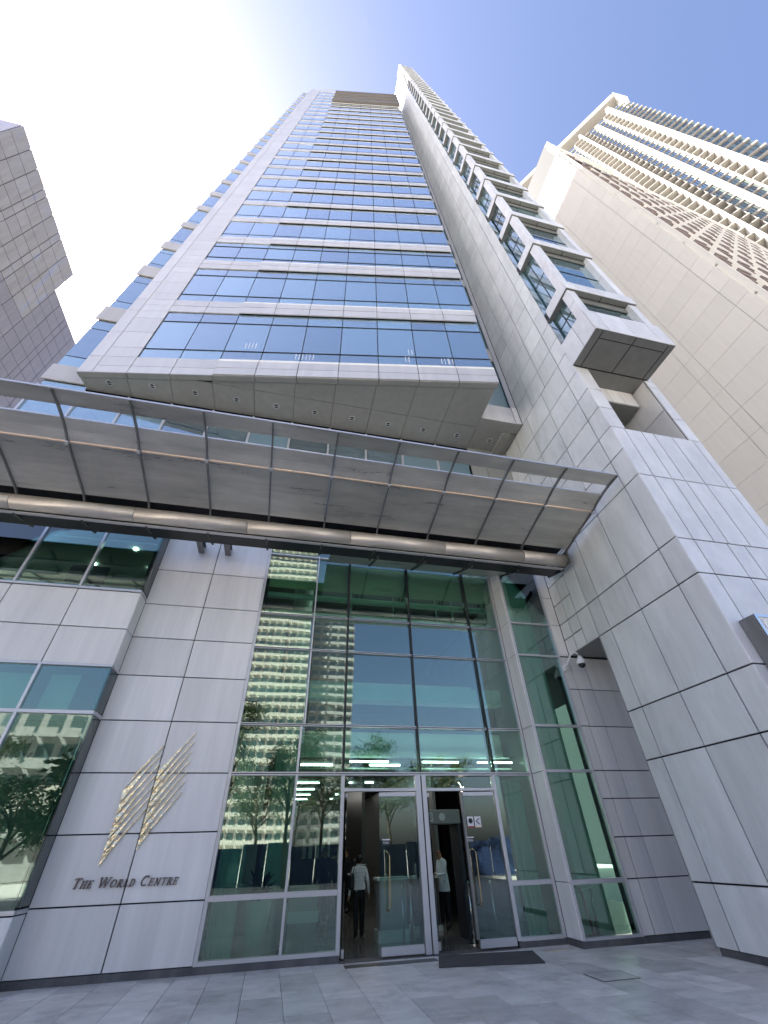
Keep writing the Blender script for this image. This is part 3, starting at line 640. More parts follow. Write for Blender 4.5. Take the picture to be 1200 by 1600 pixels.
# ------------------------------------------------------------------ entrance canopy
cn = thing('entrance_canopy', 'long tilted steel sheet canopy on a round pipe above the entrance', 'canopy', (1, 9, 8))
prof = [(6.05, 8.97), (6.43, 8.95), (6.75, 8.90), (7.02, 8.83), (7.25, 8.745), (7.95, 8.61), (8.78, 8.42)]
ribx = [7.77-1.462*k for k in range(0, 13)]
def pl(name, x0_, x1_, p, q, t=.012, mat='steel'):
    mb = MB(); (ya, za), (yb, zb_) = p, q
    v = [(x0_, ya, za), (x1_, ya, za), (x1_, yb, zb_), (x0_, yb, zb_), (x0_, ya, za+t), (x1_, ya, za+t), (x1_, yb, zb_+t), (x0_, yb, zb_+t)]
    mb.raw(v, [(3, 2, 1, 0), (4, 5, 6, 7), (0, 1, 5, 4), (1, 2, 6, 5), (2, 3, 7, 6), (3, 0, 4, 7)]); return mb.build(name, mat, cn)
for k in range(12):
    a, b_ = ribx[k+1]+.022, ribx[k]-.022
    pl('outer_sheet', a, b_, prof[0], prof[1], .02)
    pl('canopy_sheet', a, b_, prof[2], prof[3]); pl('canopy_sheet', a, b_, (prof[3][0]+.004, prof[3][1]-.002), prof[4])
    pl('canopy_sheet', a, b_, (7.29, 8.74), (7.946, 8.612)); pl('canopy_sheet', a, b_, (7.95, 8.61), (8.72, 8.435))
    box('warm_reflection_strip', cn, 'warmtone', (a+.03, b_-.03, 7.245, 7.285, 8.70, 8.735))  # warm light caught by the angle bar is put into its colour
    pl('edge_trim', a-.022, b_+.022, (6.03, 8.965), (6.05, 8.965), .045, 'alu'); pl('edge_trim', a-.022, b_+.022, (6.73, 8.90), (6.755, 8.90), .04, 'alu')
for x in ribx:
    mb = MB()
    for p, q in zip(prof, prof[1:]): mb.bar((x, p[0], p[1]), (x, q[0], q[1]), .035, .07)
    mb.bar((x, 8.78, 8.42), (x, 9.0, 8.28), .035, .07); mb.build('rib', 'rib', cn)
    box('rib_clip', cn, 'alu', (x-.035, x+.035, 7.23, 7.30, 8.66, 8.71))
    for y in (8.0, 9.35): pass
    MB().bar((x, 9.15, 8.02), (x, 9.95, 8.22), .05, .12).build('tail_bracket', 'blacktrim', cn)
px0, px1 = ribx[-1], 7.76
for a, b_ in zip([px0, -6.9, -4.2, -1.5, 1.2, 3.9, 6.35], [-6.9, -4.2, -1.5, 1.2, 3.9, 6.35, px1]):
    mb = MB(); mb.tube([(a+.006, 9.0, 8.2), (b_-.006, 9.0, 8.2)], .185, 28); mb.build('pipe', 'pipe', cn, False)
    for p in cn.children[-1:]: pass
for o in [o for o in cn.children if o.name.startswith('pipe')]:
    for p in o.data.polygons: p.use_smooth = len(p.vertices) == 4
box('gutter', cn, 'alu', (px0, px1, 9.12, 9.2, 7.985, 8.02)); box('back_plate', cn, 'blacktrim', (px0, 7.7, 9.2, 9.72, 8.06, 8.10)); box('back_plate', cn, 'gasket', (px0, 7.7, 8.5, 9.9, 8.535, 8.555))
# glass-like sheets of the canopy ceiling in front of the doors
for a, b_ in zip([.75, 2.1, 3.5, 4.95], [2.1, 3.5, 4.95, 6.45]):
    o = MB(); v = [(a+.02, 9.75, 8.12), (b_-.02, 9.75, 8.12), (b_-.02, 10.98, 8.62), (a+.02, 10.98, 8.62)]; v += [(x, y, z+.015) for x, y, z in v]
    o.raw(v, [(3, 2, 1, 0), (4, 5, 6, 7), (0, 1, 5, 4), (1, 2, 6, 5), (2, 3, 7, 6), (3, 0, 4, 7)]); o.build('ceiling_sheet', 'steel', cn)
    MB().bar((b_, 9.5, 8.04), (b_, 10.9, 8.6), .06, .1).build('ceiling_beam', 'blacktrim', cn)
for x in (-2.95, -2.2):
    mb = MB(); mb.box((x-.08, x+.08, 9.3, 10.98, 8.5, 8.52)); mb.box((x-.08, x+.08, 9.3, 10.98, 8.72, 8.74)); mb.box((x-.01, x+.01, 9.3, 10.98, 8.52, 8.72)); mb.build('wall_bracket', 'rib', cn)
box('end_plate', cn, 'rib', (7.74, 7.78, 8.75, 9.3, 8.0, 8.42))

# ------------------------------------------------------------------ emblem and lettering
eb = thing('wall_emblem', 'hammered gold emblem of slanting pointed strips on the silver wall', 'emblem', (-2.5, 10.99, 2.4))
O1 = [(-2.914, 2.925), (-3.03, 2.66), (-3.012, 2.42), (-3.014, 2.22), (-3.019, 2.03), (-3.025, 1.85), (-3.03, 1.66), (-3.042, 1.454)]
T1 = [(-2.472, 3.50), (-2.472, 3.32), (-2.472, 3.13), (-2.474, 2.94), (-2.476, 2.75), (-2.477, 2.56), (-2.478, 2.364)]
O2 = [(-2.462, 3.0), (-2.465, 2.81), (-2.465, 2.62), (-2.466, 2.43), (-2.466, 2.24), (-2.467, 2.05), (-2.468, 1.862), (-2.47, 1.676)]
T2 = [(-1.893, 3.735), (-1.893, 3.55), (-1.893, 3.365), (-1.893, 3.18), (-1.893, 2.99), (-1.894, 2.81), (-1.895, 2.622)]
RX = Matrix.Rotation(math.pi/2, 4, 'X')          # (x, y) -> (x, z)
for O, T_ in ((O1, T1), (O2, T2)):
    for i in range(7):
        a, c, t_ = Vector(O[i]), Vector(O[i+1]), Vector(T_[i]); c2 = c+(a-c)*.22
        c2 = c+(a-c)*.12; wd = Vector((.004, -.004)); k1 = a.lerp(t_, .4); k2 = c2.lerp(t_, .4)+(k1-c2.lerp(t_, .4))*.35; k3 = a.lerp(t_, .7)+Vector((.008, -.012))
        poly = [tuple(a), tuple(c2), tuple(k2), tuple(k3), tuple(t_+wd), tuple(t_-wd), tuple(k1)]
        MB().prism(poly, -10.99, -10.955, 0, Matrix(((1, 0, 0, 0), (0, 0, -1, 0), (0, 1, 0, 0), (0, 0, 0, 1)))).build('emblem_strip', 'gold', eb)
lt = thing('wall_lettering', 'raised bronze italic letters reading THE WORLD CENTRE on the silver wall', 'lettering', (-2.45, 10.99, 1.24))
TK, TN_ = .22, .10                                # thick and thin strokes in letter heights
def arc(cx, cy, rx, ry, a0, a1, n=12): return [(cx+rx*math.cos(R(a0+(a1-a0)*i/n)), cy+ry*math.sin(R(a0+(a1-a0)*i/n))) for i in range(n+1)]
SER = lambda x, y, w=.17: [((x-w, y), (x+w, y), .07)]
LT = {
 'T': (.78, [((.39, 0), (.39, 1), .15), ((0, .965), (.78, .965), .07), ((.02, .97), (.02, .8), .06), ((.76, .97), (.76, .8), .06)]+SER(.39, .035)),
 'H': (.86, [((.16, 0), (.16, 1), .14), ((.70, 0), (.70, 1), .14), ((.16, .5), (.70, .5), .06)]+SER(.16, .035)+SER(.7, .035)+SER(.16, .965)+SER(.7, .965)),
 'E': (.72, [((.16, 0), (.16, 1), .14), ((0, .035), (.66, .035), .07), ((0, .965), (.62, .965), .07), ((.16, .5), (.5, .5), .06), ((.66, 0), (.66, .2), .06), ((.62, .8), (.62, 1), .06), ((.5, .4), (.5, .6), .05)]),
 'R': (.8, [((.16, 0), (.16, 1), .14), ((.3, .48), (.72, 0), .14)]+[(a, b, .09) for a, b in zip(arc(.3, .72, .3, .245, 90, -90), arc(.3, .72, .3, .245, 90, -90)[1:])]+[((.0, .965), (.3, .965), .06)]+SER(.16, .035)+SER(.74, .035, .12)),
 'L': (.68, [((.16, 0), (.16, 1), .14), ((0, .035), (.62, .035), .07), ((.62, 0), (.62, .22), .06)]+SER(.16, .965)),
 'D': (.86, [((.16, 0), (.16, 1), .14), ((0, .035), (.35, .035), .06), ((0, .965), (.35, .965), .06)]+[(a, b, .12) for a, b in zip(arc(.32, .5, .44, .465, 90, -90), arc(.32, .5, .44, .465, 90, -90)[1:])]),
 'O': (.94, [(a, b, .12) for a, b in zip(arc(.46, .5, .40, .46, 0, 360, 24), arc(.46, .5, .40, .46, 0, 360, 24)[1:])]),
 'C': (.84, [(a, b, .12) for a, b in zip(arc(.46, .5, .40, .46, 50, 310, 20), arc(.46, .5, .40, .46, 50, 310, 20)[1:])]+[((.73, .75), (.75, .98), .06)]),
 'N': (.88, [((.16, 0), (.16, 1), .07), ((.72, 0), (.72, 1), .07), ((.14, 1), (.72, 0), .15)]+SER(.16, .035, .14)+SER(.7, .965, .14)+[((0, .965), (.2, .965), .06)]),
 'W': (1.25, [((.06, 1), (.36, 0), .14), ((.36, 0), (.62, .95), .06), ((.58, 1), (.88, 0), .14), ((.88, 0), (1.16, 1), .06)]+SER(.06, .965, .13)+SER(.6, .965, .13)+SER(1.16, .965, .12)),
}
def letter(ch, x, z, h):
    wd, st = LT[ch]; s = MB(); k = .24
    for i, (a, b_, t_) in enumerate(st):
        f_ = lambda p: (x+(p[0]+k*p[1])*h, 10.972-.0004*(i % 5), z+p[1]*h)
        s.bar(f_(a), f_(b_), .03, t_*h, up=Vector((0, 1, 0)).cross((Vector(f_(b_))-Vector(f_(a))).normalized()))
    o = s.build('letter_'+ch.lower(), 'letter', lt); return wd*h
x = -3.385
for word in ('THE', 'WORLD', 'CENTRE'):
    for i, ch in enumerate(word):
        h = .15 if i == 0 else .112
        x += letter(ch, x, 1.185, h*.97)+.021
    x += .075
LEN = x

# ------------------------------------------------------------------ ground details
tag(MB().prism([(3.12, 9.95), (4.95, 9.6), (5.25, 10.62), (3.42, 10.86)], .004, .016).build('door_mat', 'mat'), 'dark grey rubber mat lying askew before the right doorway', 'doormat')
gr = thing('drain_grate', 'dark slotted drain channel in the paving along the door threshold', 'drain', (2.6, 10.6, 0))
box('channel', gr, 'gasket', (1.58, 3.3, 10.5, 10.76, -.03, .003)); 
for k in range(42): box('grate_bar', gr, 'rib', (1.6+k*.04, 1.617+k*.04, 10.5, 10.76, .003, .007))
mh = thing('inspection_cover', 'square stone inspection cover set in the paving right of the mat', 'cover', (5.4, 8.5, 0))
box('cover_slab', mh, 'paver', (5.12, 5.72, 8.2, 8.7, .002, .006)); 
for b in ((5.10, 5.74, 8.18, 8.195), (5.10, 5.74, 8.705, 8.72), (5.10, 5.115, 8.195, 8.705), (5.725, 5.74, 8.195, 8.705)): box('cover_frame', mh, 'plinth', (*b, .002, .005))
tag(box('threshold_stone', None, 'concrete', (5.42, 6.1, 10.42, 10.66, .001, .009)), 'small pale stone slab on the paving beside the doors', 'slab')

# CCTV
cc = thing('security_camera', 'white dome security camera on a gooseneck arm high on the wall', 'camera', (7.75, 10.44, 5.5))
MB().tube([(7.75, 10.44, 5.5), (7.75, 10.36, 5.5)], .08, 14).build('wall_plate', 'whitep', cc, True)
MB().tube([(7.75, 10.36, 5.5), (7.76, 10.25, 5.6), (7.80, 10.13, 5.74), (7.86, 10.03, 5.78), (7.9, 9.96, 5.74), (7.92, 9.93, 5.62)], .028, 10).build('gooseneck', 'whitep', cc, True)
MB().tube([(7.92, 9.93, 5.66), (7.92, 9.93, 5.6), (7.92, 9.93, 5.48), (7.92, 9.93, 5.42)], [.03, .07, .13, .13], 20).build('housing', 'whitep', cc, True)
MB().tube([(7.92, 9.93, 5.42), (7.92, 9.93, 5.36), (7.92, 9.93, 5.32)], [.10, .085, .03], 16).build('dome_lens', 'black', cc, True)
c2 = box('junction_box', cc, 'whitep', (7.66, 7.72, 10.36, 10.44, 5.38, 5.5), bev=.005)

# sign box on the leg
sg = thing('wall_sign_box', 'steel framed light box sticking out from the right leg at the picture edge', 'sign', (8.6, 5.6, 4.3))
box('case', sg, 'rib', (8.25, 9.6, 5.36, 5.66, 3.5, 4.78), bev=.01)
for b in ((8.25, 8.31, 3.5, 4.78), (8.31, 9.6, 4.72, 4.78), (8.31, 9.6, 3.5, 3.56)): box('frame', sg, 'chrome', (b[0], b[1], 5.33, 5.36, b[2], b[3]), bev=.004)
box('face', sg, 'cream', (8.31, 9.6, 5.345, 5.36, 3.56, 4.72)); box('inner_frame', sg, 'chrome', (8.36, 8.375, 5.335, 5.345, 3.6, 4.68))

# ------------------------------------------------------------------ people
def person(label, loc, rz, h=1.6, shirt='shirtdark', legs='trousers', arms=None, bald=False, lean=0, extras=None, group=None, stride=.06, hair_long=False):
    s = h/1.7; root = thing('person', label, 'person', loc, rz, group)
    P = {'pel': (0, 0, .93), 'wai': (0, .01, 1.08), 'che': (0, .0+lean*.4, 1.28), 'nec': (0, .01+lean*.7, 1.44), 'hed': (0, .03+lean, 1.55), 'top': (0, .035+lean*1.05, 1.635),
         'face': (0, .075+lean, 1.56)}
    rad = {'pel': (.158, .12), 'wai': (.14, .105), 'che': (.175, .12), 'nec': (.055, .055), 'hed': (.078, .088), 'top': (.055, .065), 'face': (.04, .04)}
    E = [('pel', 'wai'), ('wai', 'che'), ('che', 'nec'), ('nec', 'hed'), ('hed', 'top'), ('hed', 'face')]
    arms = arms or [((-.23, -.02, 1.12), (-.24, .06, .88)), ((.23, -.02, 1.12), (.24, .06, .88))]
    for k, sd_ in ((0, -1), (1, 1)):
        n = str(k); st = stride*(1 if k else -1)
        P['hip'+n] = (sd_*.095, 0, .86); rad['hip'+n] = (.10, .105); P['kne'+n] = (sd_*.10, st*.5+.015, .49); rad['kne'+n] = (.078, .08)
        P['ank'+n] = (sd_*.10, st, .10); rad['ank'+n] = (.062, .062); P['toe'+n] = (sd_*.115, st+.15, .035); rad['toe'+n] = (.042, .03)
        P['sho'+n] = (sd_*.175, lean*.4, 1.375); rad['sho'+n] = (.058, .06)
        el, wr = arms[k]; P['elb'+n] = el; P['wri'+n] = wr; rad['elb'+n] = (.043, .043); rad['wri'+n] = (.028, .03)
        d = (Vector(wr)-Vector(el)).normalized(); hp = Vector(wr)+d*.07; P['han'+n] = tuple(hp); rad['han'+n] = (.032, .022)
        E += [('pel', 'hip'+n), ('hip'+n, 'kne'+n), ('kne'+n, 'ank'+n), ('ank'+n, 'toe'+n), ('che', 'sho'+n), ('sho'+n, 'elb'+n), ('elb'+n, 'wri'+n), ('wri'+n, 'han'+n)]
        side = d.cross(Vector((0, 1, 0))); side = side.normalized() if side.length > .1 else Vector((1, 0, 0))
        for q in range(4):
            f_ = hp+d*(.075-.008*abs(q-1.4))+side*(-.024+.016*q); P[f'fin{n}{q}'] = tuple(f_); rad[f'fin{n}{q}'] = (.0075, .0075); E.append(('han'+n, f'fin{n}{q}'))
        th = Vector(wr)+d*.06+Vector((0, 1, 0))*.045; P['thu'+n] = tuple(th); rad['thu'+n] = (.009, .009); E.append(('wri'+n, 'thu'+n))
    names = list(P); idx = {n: i for i, n in enumerate(names)}
    me = bpy.data.meshes.new('body'); me.from_pydata([tuple(Vector(P[n])*s) for n in names], [(idx[a], idx[b]) for a, b in E], [])
    o = bpy.data.objects.new('body', me); col.objects.link(o)
    sk = o.modifiers.new('skin', 'SKIN'); sk.use_smooth_shade = True
    for i, n in enumerate(names): v = me.skin_vertices[0].data[i]; v.radius = (rad[n][0]*s, rad[n][1]*s); v.use_root = (n == 'pel')
    ss = o.modifiers.new('sub', 'SUBSURF'); ss.levels = 1; ss.render_levels = 1
    bpy.context.view_layer.update()
    m2 = bpy.data.meshes.new_from_object(o.evaluated_get(bpy.context.evaluated_depsgraph_get())); o.modifiers.clear(); o.data = m2; m2.materials.clear()
    for q in (legs, shirt, 'skin', 'black'): m2.materials.append(M[q])
    segs = [(Vector(P[a])*s, Vector(P[b])*s, a, b) for a, b in E]
    def kind(c):
        best = min(segs, key=lambda g: (lambda t: (g[0].lerp(g[1], t)-c).length)(max(0, min(1, (c-g[0]).dot(g[1]-g[0])/max(1e-6, (g[1]-g[0]).length_squared)))))
        a, b = best[2], best[3]
        if a.startswith('ank'): return 3
        if b.startswith(('kne', 'ank')) or (b.startswith('hip') and c.z < .97*s): return 0
        if b in ('hed', 'top', 'face') or b.startswith(('han', 'fin', 'thu')): return 2
        if b in ('wai', 'che') and c.z < .97*s: return 0
        return 1
    for p in m2.polygons: p.material_index = kind(p.center); p.use_smooth = True
    setp(o, root, W[root.name])
    hd = Vector(P['hed'])*s
    # hair cap
    mbh = MB(); n1, n2 = 7, 12; k0 = len(mbh.v); rx, ry, rz_ = .088*s, .098*s, .105*s; c = hd+Vector((0, -.012, .025))*s
    for i in range(n1+1):
        th = math.pi*(i/n1)*(.62 if not hair_long else .78)
        for j in range(n2):
            ph = 2*math.pi*j/n2; zz = math.cos(th)
            if math.sin(ph) > .25: zz = max(zz, .35)
            mbh.v.append((c.x+rx*math.sin(th)*math.cos(ph), c.y+ry*math.sin(th)*math.sin(ph), c.z+rz_*zz))
    for i in range(n1):
        for j in range(n2): mbh.f.append((k0+i*n2+j, k0+(i+1)*n2+j, k0+(i+1)*n2+(j+1) % n2, k0+i*n2+(j+1) % n2)); mbh.m.append(0)
    Wr = W[root.name]
    if not bald:
        mbh.v = [tuple(Wr @ Vector(v)) for v in mbh.v]; mbh.build('hair', 'hair', root, True)
    # face: nose, ears, eyes
    fa = MB(); f0 = Vector(P['face'])*s
    fa.raw([(f0.x-.012*s, f0.y+.03*s, f0.z-.02*s), (f0.x+.012*s, f0.y+.03*s, f0.z-.02*s), (f0.x, f0.y+.058*s, f0.z-.016*s), (f0.x, f0.y+.035*s, f0.z+.025*s)], [(0, 1, 2), (0, 2, 3), (1, 3, 2), (0, 3, 1)], Wr)
    for sx_ in (-1, 1): fa.tube([Wr @ (hd+Vector((sx_*.078, 0, 0))*s), Wr @ (hd+Vector((sx_*.09, -.005, .0))*s)], [.022*s, .026*s], 8)
    fa.build('nose_and_ears', 'skin', root)
    ey = MB()
    for sx_ in (-1, 1): ey.box((f0.x+sx_*.03*s-.01*s, f0.x+sx_*.03*s+.01*s, f0.y+.028*s, f0.y+.04*s, f0.z+.012*s, f0.z+.02*s), Wr)
    ey.build('eyes', 'hair', root)
    if extras: extras(root, Wr, s)
    return root
def hem(root, Wr, mat, s, z0, z1, rx, ry, name='shirt_hem'):
    m_ = MB(); n = 20; rows = [(z0, 1.0), (z0+.08, 1.0), ((z0+z1)/2, .93), (z1, .82)]
    for z, k in rows:
        for j in range(n):
            a = 2*math.pi*j/n; w_ = 1+.03*math.sin(5*a+z*9); m_.v.append(tuple(Wr @ Vector((rx*k*w_*math.cos(a)*s, ry*k*w_*math.sin(a)*s, z*s))))
    for i in range(len(rows)-1):
        for j in range(n): m_.f.append((i*n+j, i*n+(j+1) % n, (i+1)*n+(j+1) % n, (i+1)*n+j)); m_.m.append(0)
    m_.build(name, mat, root, True)
def bag(root, Wr, s):
    hem(root, Wr, 'shirtwhite', s, .95, 1.2, .17, .13)
    m_ = MB(); m_.box((-.30, -.17, -.16, .10, .86, 1.16), Wr, bev=.03); m_.build('shoulder_bag', 'black', root)
    MB().tube([Wr @ Vector(p) for p in ((-.22, -.15, 1.12), (-.15, -.13, 1.36), (-.13, .0, 1.42), (-.16, .1, 1.33), (-.23, .08, 1.12))], .012, 6).build('bag_strap', 'black', root)
    m_ = MB()
    for k in range(5): m_.box((-.13, .13, -.155, -.118, 1.02+k*.07, 1.035+k*.07), Wr)
    m_.build('lace_band', 'shirtblue', root)
def specs(root, Wr, s):
    m_ = MB()
    for sx_ in (-1, 1):
        m_.bar(Wr @ Vector((sx_*.012, .135, 1.47)), Wr @ Vector((sx_*.055, .13, 1.47)), .03, .022); m_.bar(Wr @ Vector((sx_*.075, .11, 1.475)), Wr @ Vector((sx_*.08, .02, 1.47)), .006)
    m_.build('glasses', 'black', root)
    hem(root, Wr, 'shirtblue', s, .74, 1.12, .185, .145)
person('woman seen from behind in white lace blouse and black trousers with a black shoulder bag', (2.30, 13.33, .008), R(8), 1.52, 'shirtwhite', arms=[((-.24, -.03, 1.12), (-.27, .03, .86)), ((.24, -.04, 1.12), (.28, .02, .88))], extras=bag, hair_long=True)
person('balding man in untucked pale blue shirt and glasses looking down at a table', (4.70, 14.0, .008), R(105), 1.60, 'shirtblue', arms=[((-.20, .06, 1.10), (-.10, .30, 1.10)), ((.20, .06, 1.10), (.10, .30, 1.10))], bald=True, lean=.05, extras=specs)
def strap(root, Wr, s):
    hem(root, Wr, 'shirtpink', s, .9, 1.15, .165, .13); MB().tube([Wr @ Vector(p) for p in ((-.12, -.12, 1.36), (.0, -.145, 1.2), (.14, -.13, 1.02))], .012, 6).build('bag_strap', 'black', root)
person('person in pale pink top with a diagonal bag strap bending beside the table', (4.22, 14.5, .008), R(-30), 1.5, 'shirtpink', lean=.14, extras=strap, arms=[((-.2, .1, 1.12), (-.08, .32, 1.08)), ((.2, .1, 1.12), (.08, .32, 1.08))])
person('person in pale shirt standing behind the right side window', (7.45, 11.9, .008), R(70), 1.55, 'shirtwhite', lean=.05, arms=[((-.2, .1, 1.12), (-.1, .33, .98)), ((.2, .1, 1.12), (.1, .33, .98))])
qx = [(1.75, 16.5), (2.2, 17.6), (2.75, 18.4), (1.95, 19.3), (2.6, 20.4)]
qn = ['nearest', 'second', 'third', 'fourth', 'farthest']
for k, (x, y) in enumerate(qx): person(f'{qn[k]} of the dark-clad people queueing deep in the lobby beyond the left doorway', (x, y, .008), R(rnd.uniform(-160, 160)), rnd.uniform(1.55, 1.72), 'shirtdark', group='people queueing in the lobby', stride=rnd.uniform(0, .1))
person('person in dark clothes standing behind the closed leaf of the right doorway', (6.1, 16.0, .008), R(120), 1.62, 'shirtdark')

# ------------------------------------------------------------------ lobby furniture
md = thing('metal_detector_gate', 'grey walk-through detector gate with a green light bar inside the right doorway', 'detector', (4.3, 12.5, 0))
box('side_post', md, 'bin', (4.02+.56, 4.02+.66, 12.2, 12.8, .008, 2.05), bev=.02); box('side_post', md, 'bin', (3.62, 3.72, 12.2, 12.8, .008, 2.05), bev=.02)
hd_ = box('head_bar', md, 'aptgrey', (3.62, 4.69, 12.2, 12.78, 2.05, 2.34), bev=.02)
box('info_plate', md, 'whitep', (3.8, 3.96, 12.185, 12.198, 2.1, 2.28)); MB().tube([(4.2, 12.185, 2.19), (4.2, 12.198, 2.19)], .08, 18).build('round_plate', 'whitep', md)
s = MB(); s.bar((3.93, 12.17, 2.25), (3.84, 12.17, 2.19), .012); s.bar((3.84, 12.17, 2.19), (3.93, 12.17, 2.13), .012); s.bar((3.84, 12.17, 2.19), (3.94, 12.17, 2.19), .012); s.build('arrow_mark', 'black', md)
sp = thing('door_notice', 'two small white notices side by side on the right glass door', 'notice', (4.5, 11.0, 2))
for k, xx in enumerate((4.40, 4.58)):
    box('notice_card', sp, 'whitep', (xx, xx+.15, 11.018, 11.024, 1.93, 2.13)); box('notice_stripe', sp, 'red' if k == 0 else 'warmtone', (xx, xx+.15, 11.012, 11.016, 1.93, 1.955))
MB().tube([(4.475, 11.012, 2.05), (4.475, 11.016, 2.05)], .05, 16).build('notice_mark', 'black', sp)
s = MB(); s.bar((4.70, 11.012, 2.10), (4.61, 11.012, 2.04), .012); s.bar((4.61, 11.012, 2.04), (4.70, 11.012, 1.98), .012); s.build('notice_mark', 'black', sp)
tb = thing('inspection_table', 'dark inspection table with pale top between the man and the gate', 'table', (4.3, 14.1, 0))
box('table_top', tb, 'lobbylight', (3.75, 4.5, 13.75, 14.25, .98, 1.03), bev=.005); box('table_body', tb, 'bin', (3.8, 4.45, 13.8, 14.2, .1, .98)); box('table_foot', tb, 'lobbylight', (3.75, 4.5, 13.75, 14.25, .008, .1))
rc = thing('reception_counter', 'reception counter with pale glass top seen through the left door leaf', 'counter', (3.1, 12.9, 0))
box('counter_top', rc, 'mezz', (2.6, 3.35, 12.6, 13.1, 1.03, 1.08)); box('counter_body', rc, 'aptgrey', (2.65, 3.3, 12.65, 13.05, .2, 1.03)); box('counter_foot', rc, 'mezz', (2.62, 3.33, 12.62, 13.08, .008, .2))
dk = thing('lobby_desk', 'grey slanted lobby desk behind the low left window', 'desk', (.9, 12.5, 0))
MB().prism([(12.3, .008), (12.9, .008), (13.0, 1.0), (12.2, 1.0)], 0.6, 1.2, 0, Matrix(((0, 0, 1, 0), (1, 0, 0, 0), (0, 1, 0, 0), (0, 0, 0, 1)))).build('desk_body', 'aptgrey', dk); box('desk_shelf', dk, 'mezz', (.58, 1.22, 12.15, 12.25, .45, .62))
def stanchion(x, y, h, label, mat='chrome'):
    t_ = thing('stanchion', label, 'post', (x, y, .008), 0, 'barrier posts in the lobby')
    MB().tube([(x, y, .03), (x, y, h)], .025, 12).build('post', mat, t_, True); MB().tube([(x, y, .008), (x, y, .02), (x, y, .04)], [.15, .15, .03], 20).build('base', mat, t_); MB().tube([(x, y, h), (x, y, h+.05)], .035, 12).build('cap', mat, t_)
for x, y, h, q in ((3.12, 11.6, .95, 'steel barrier post right behind the left door leaf, lower right corner'), (2.98, 11.75, .95, 'steel barrier post slightly left of another behind the left door leaf'), (2.55, 14.6, .95, 'slim steel barrier post just right of the woman'), (1.2, 12.9, .9, 'steel barrier post behind the narrow window left of the doors'), (4.52, 11.75, .95, 'steel barrier post at the foot of the detector gate'), (5.0, 11.6, .95, 'steel barrier post behind the right door leaf')): stanchion(x, y, h, q)
ex = thing('red_luggage_trolley', 'red framed trolley with chrome handles behind the lowest right window', 'trolley', (7.0, 11.0, 0))
MB().tube([(6.9, 11.0, .1), (6.85, 11.0, .75), (6.78, 11.0, .85)], .03, 8).build('red_frame', 'red', ex, True); MB().tube([(7.0, 11.0, .1), (7.05, 11.0, .55), (7.1, 11.0, .8)], .04, 8).build('chrome_frame', 'chrome', ex, True)
s = MB(); s.tube([(6.95, 11.0, .1), (6.95, 11.0, .1001)], .1, 14); s.box((6.83, 7.1, 10.93, 11.1, .02, .1)); s.build('trolley_base', 'red', ex); MB().tube([(6.7, 11.0, .86), (7.0, 10.98, .80), (7.14, 11.0, .86)], .018, 8).build('handle_bar', 'chrome', ex, True)
def blades(name, label, cx, cy, z0, n, ln, mat='leaf', pot=True):
    t_ = thing(name, label, 'plant', (cx, cy, 0))
    if pot: MB().tube([(cx, cy, .008), (cx, cy, z0*.6), (cx, cy, z0)], [.16, .22, .26], 20).build('pot', 'mezz', t_, True)
    for k in range(n):
        a = rnd.uniform(0, 6.28); L = ln*rnd.uniform(.6, 1.1); tilt = rnd.uniform(.25, 1.1); wd = rnd.uniform(.05, .09); p = []; s = MB()
        dr = Vector((math.cos(a), math.sin(a), 0)); sd_ = Vector((-math.sin(a), math.cos(a), 0)); c = Vector((cx, cy, z0)); ang = tilt*.4; v = []
        for q in range(6):
            w_ = wd*math.sin(math.pi*min(.98, (q+.6)/6)); v += [tuple(c-sd_*w_), tuple(c+Vector((0, 0, .01))), tuple(c+sd_*w_)]
            ang += tilt*.25; c = c+(dr*math.sin(ang)+Vector((0, 0, math.cos(ang))))*L/5
        f = []
        for q in range(5): f += [(q*3, q*3+1, q*3+4, q*3+3), (q*3+1, q*3+2, q*3+5, q*3+4)]
        s.raw(v, f); s.build('leaf', mat, t_)
blades('potted_plant', 'broad-leaved green plant in a pale round pot behind the left glass', -.05, 11.75, .85, 26, .55)
blades('potted_plant', 'small spiky plant in a pot beside the column behind the left glass', .75, 12.9, .7, 14, .4)
tag(MB().box((-.75, -.5, 11.5, 11.52, 1.15, 1.45)).box((-.8, -.4, 11.45, 11.6, 1.1, 1.13)).build('notice_stand', 'cream'), 'small beige notice board standing at the far left of the glass front', 'notice board')

# ------------------------------------------------------------------ cream panelled building on the right
b1 = thing('cream_panelled_building', 'high cream panelled building with slatted front behind the silver leg', 'building', (40, 25, 0))
BXX, BZ = 32.0, 94.0
A0 = Vector((32.0, 6.9, 0)); fdir = Vector((.9958, .092, 0)); F1 = Matrix.Translation(A0) @ Matrix.Rotation(math.atan2(.092, .9958), 4, 'Z')
core = MB(); e1 = A0+fdir*45; core.prism([(32.08, 7.05), (e1.x, e1.y+.2), (e1.x, 60), (32.08, 60)], 0, BZ-.3); core.build('building_core', 'dark', b1)
zr = [2.45+2.5*k for k in range(0, 35)]; yr = [6.9, 8.1, 12.6, 13.6, 19.0, 24.5, 30, 36, 45]
emit('wall_panel', b1, 'cream', [(BXX, BXX+.07, a+.016, b-.016, c+.016, d-.016) for a, b, c, d in cells(yr, [z for z in zr if z < 86]+[86.5])])
# sunlit sloping parapet along the roof edge
mb = MB(); v = []
for y in (6.9, 45): v += [(BXX, y, 86.6), (BXX+2.4, y, 94.2), (BXX+2.7, y, 94.2), (BXX+.4, y, 86.6)]
mb.raw(v, [(0, 1, 2, 3), (7, 6, 5, 4), (0, 4, 5, 1), (1, 5, 6, 2), (2, 6, 7, 3), (3, 7, 4, 0)]); mb.build('sloped_parapet', 'white', b1)
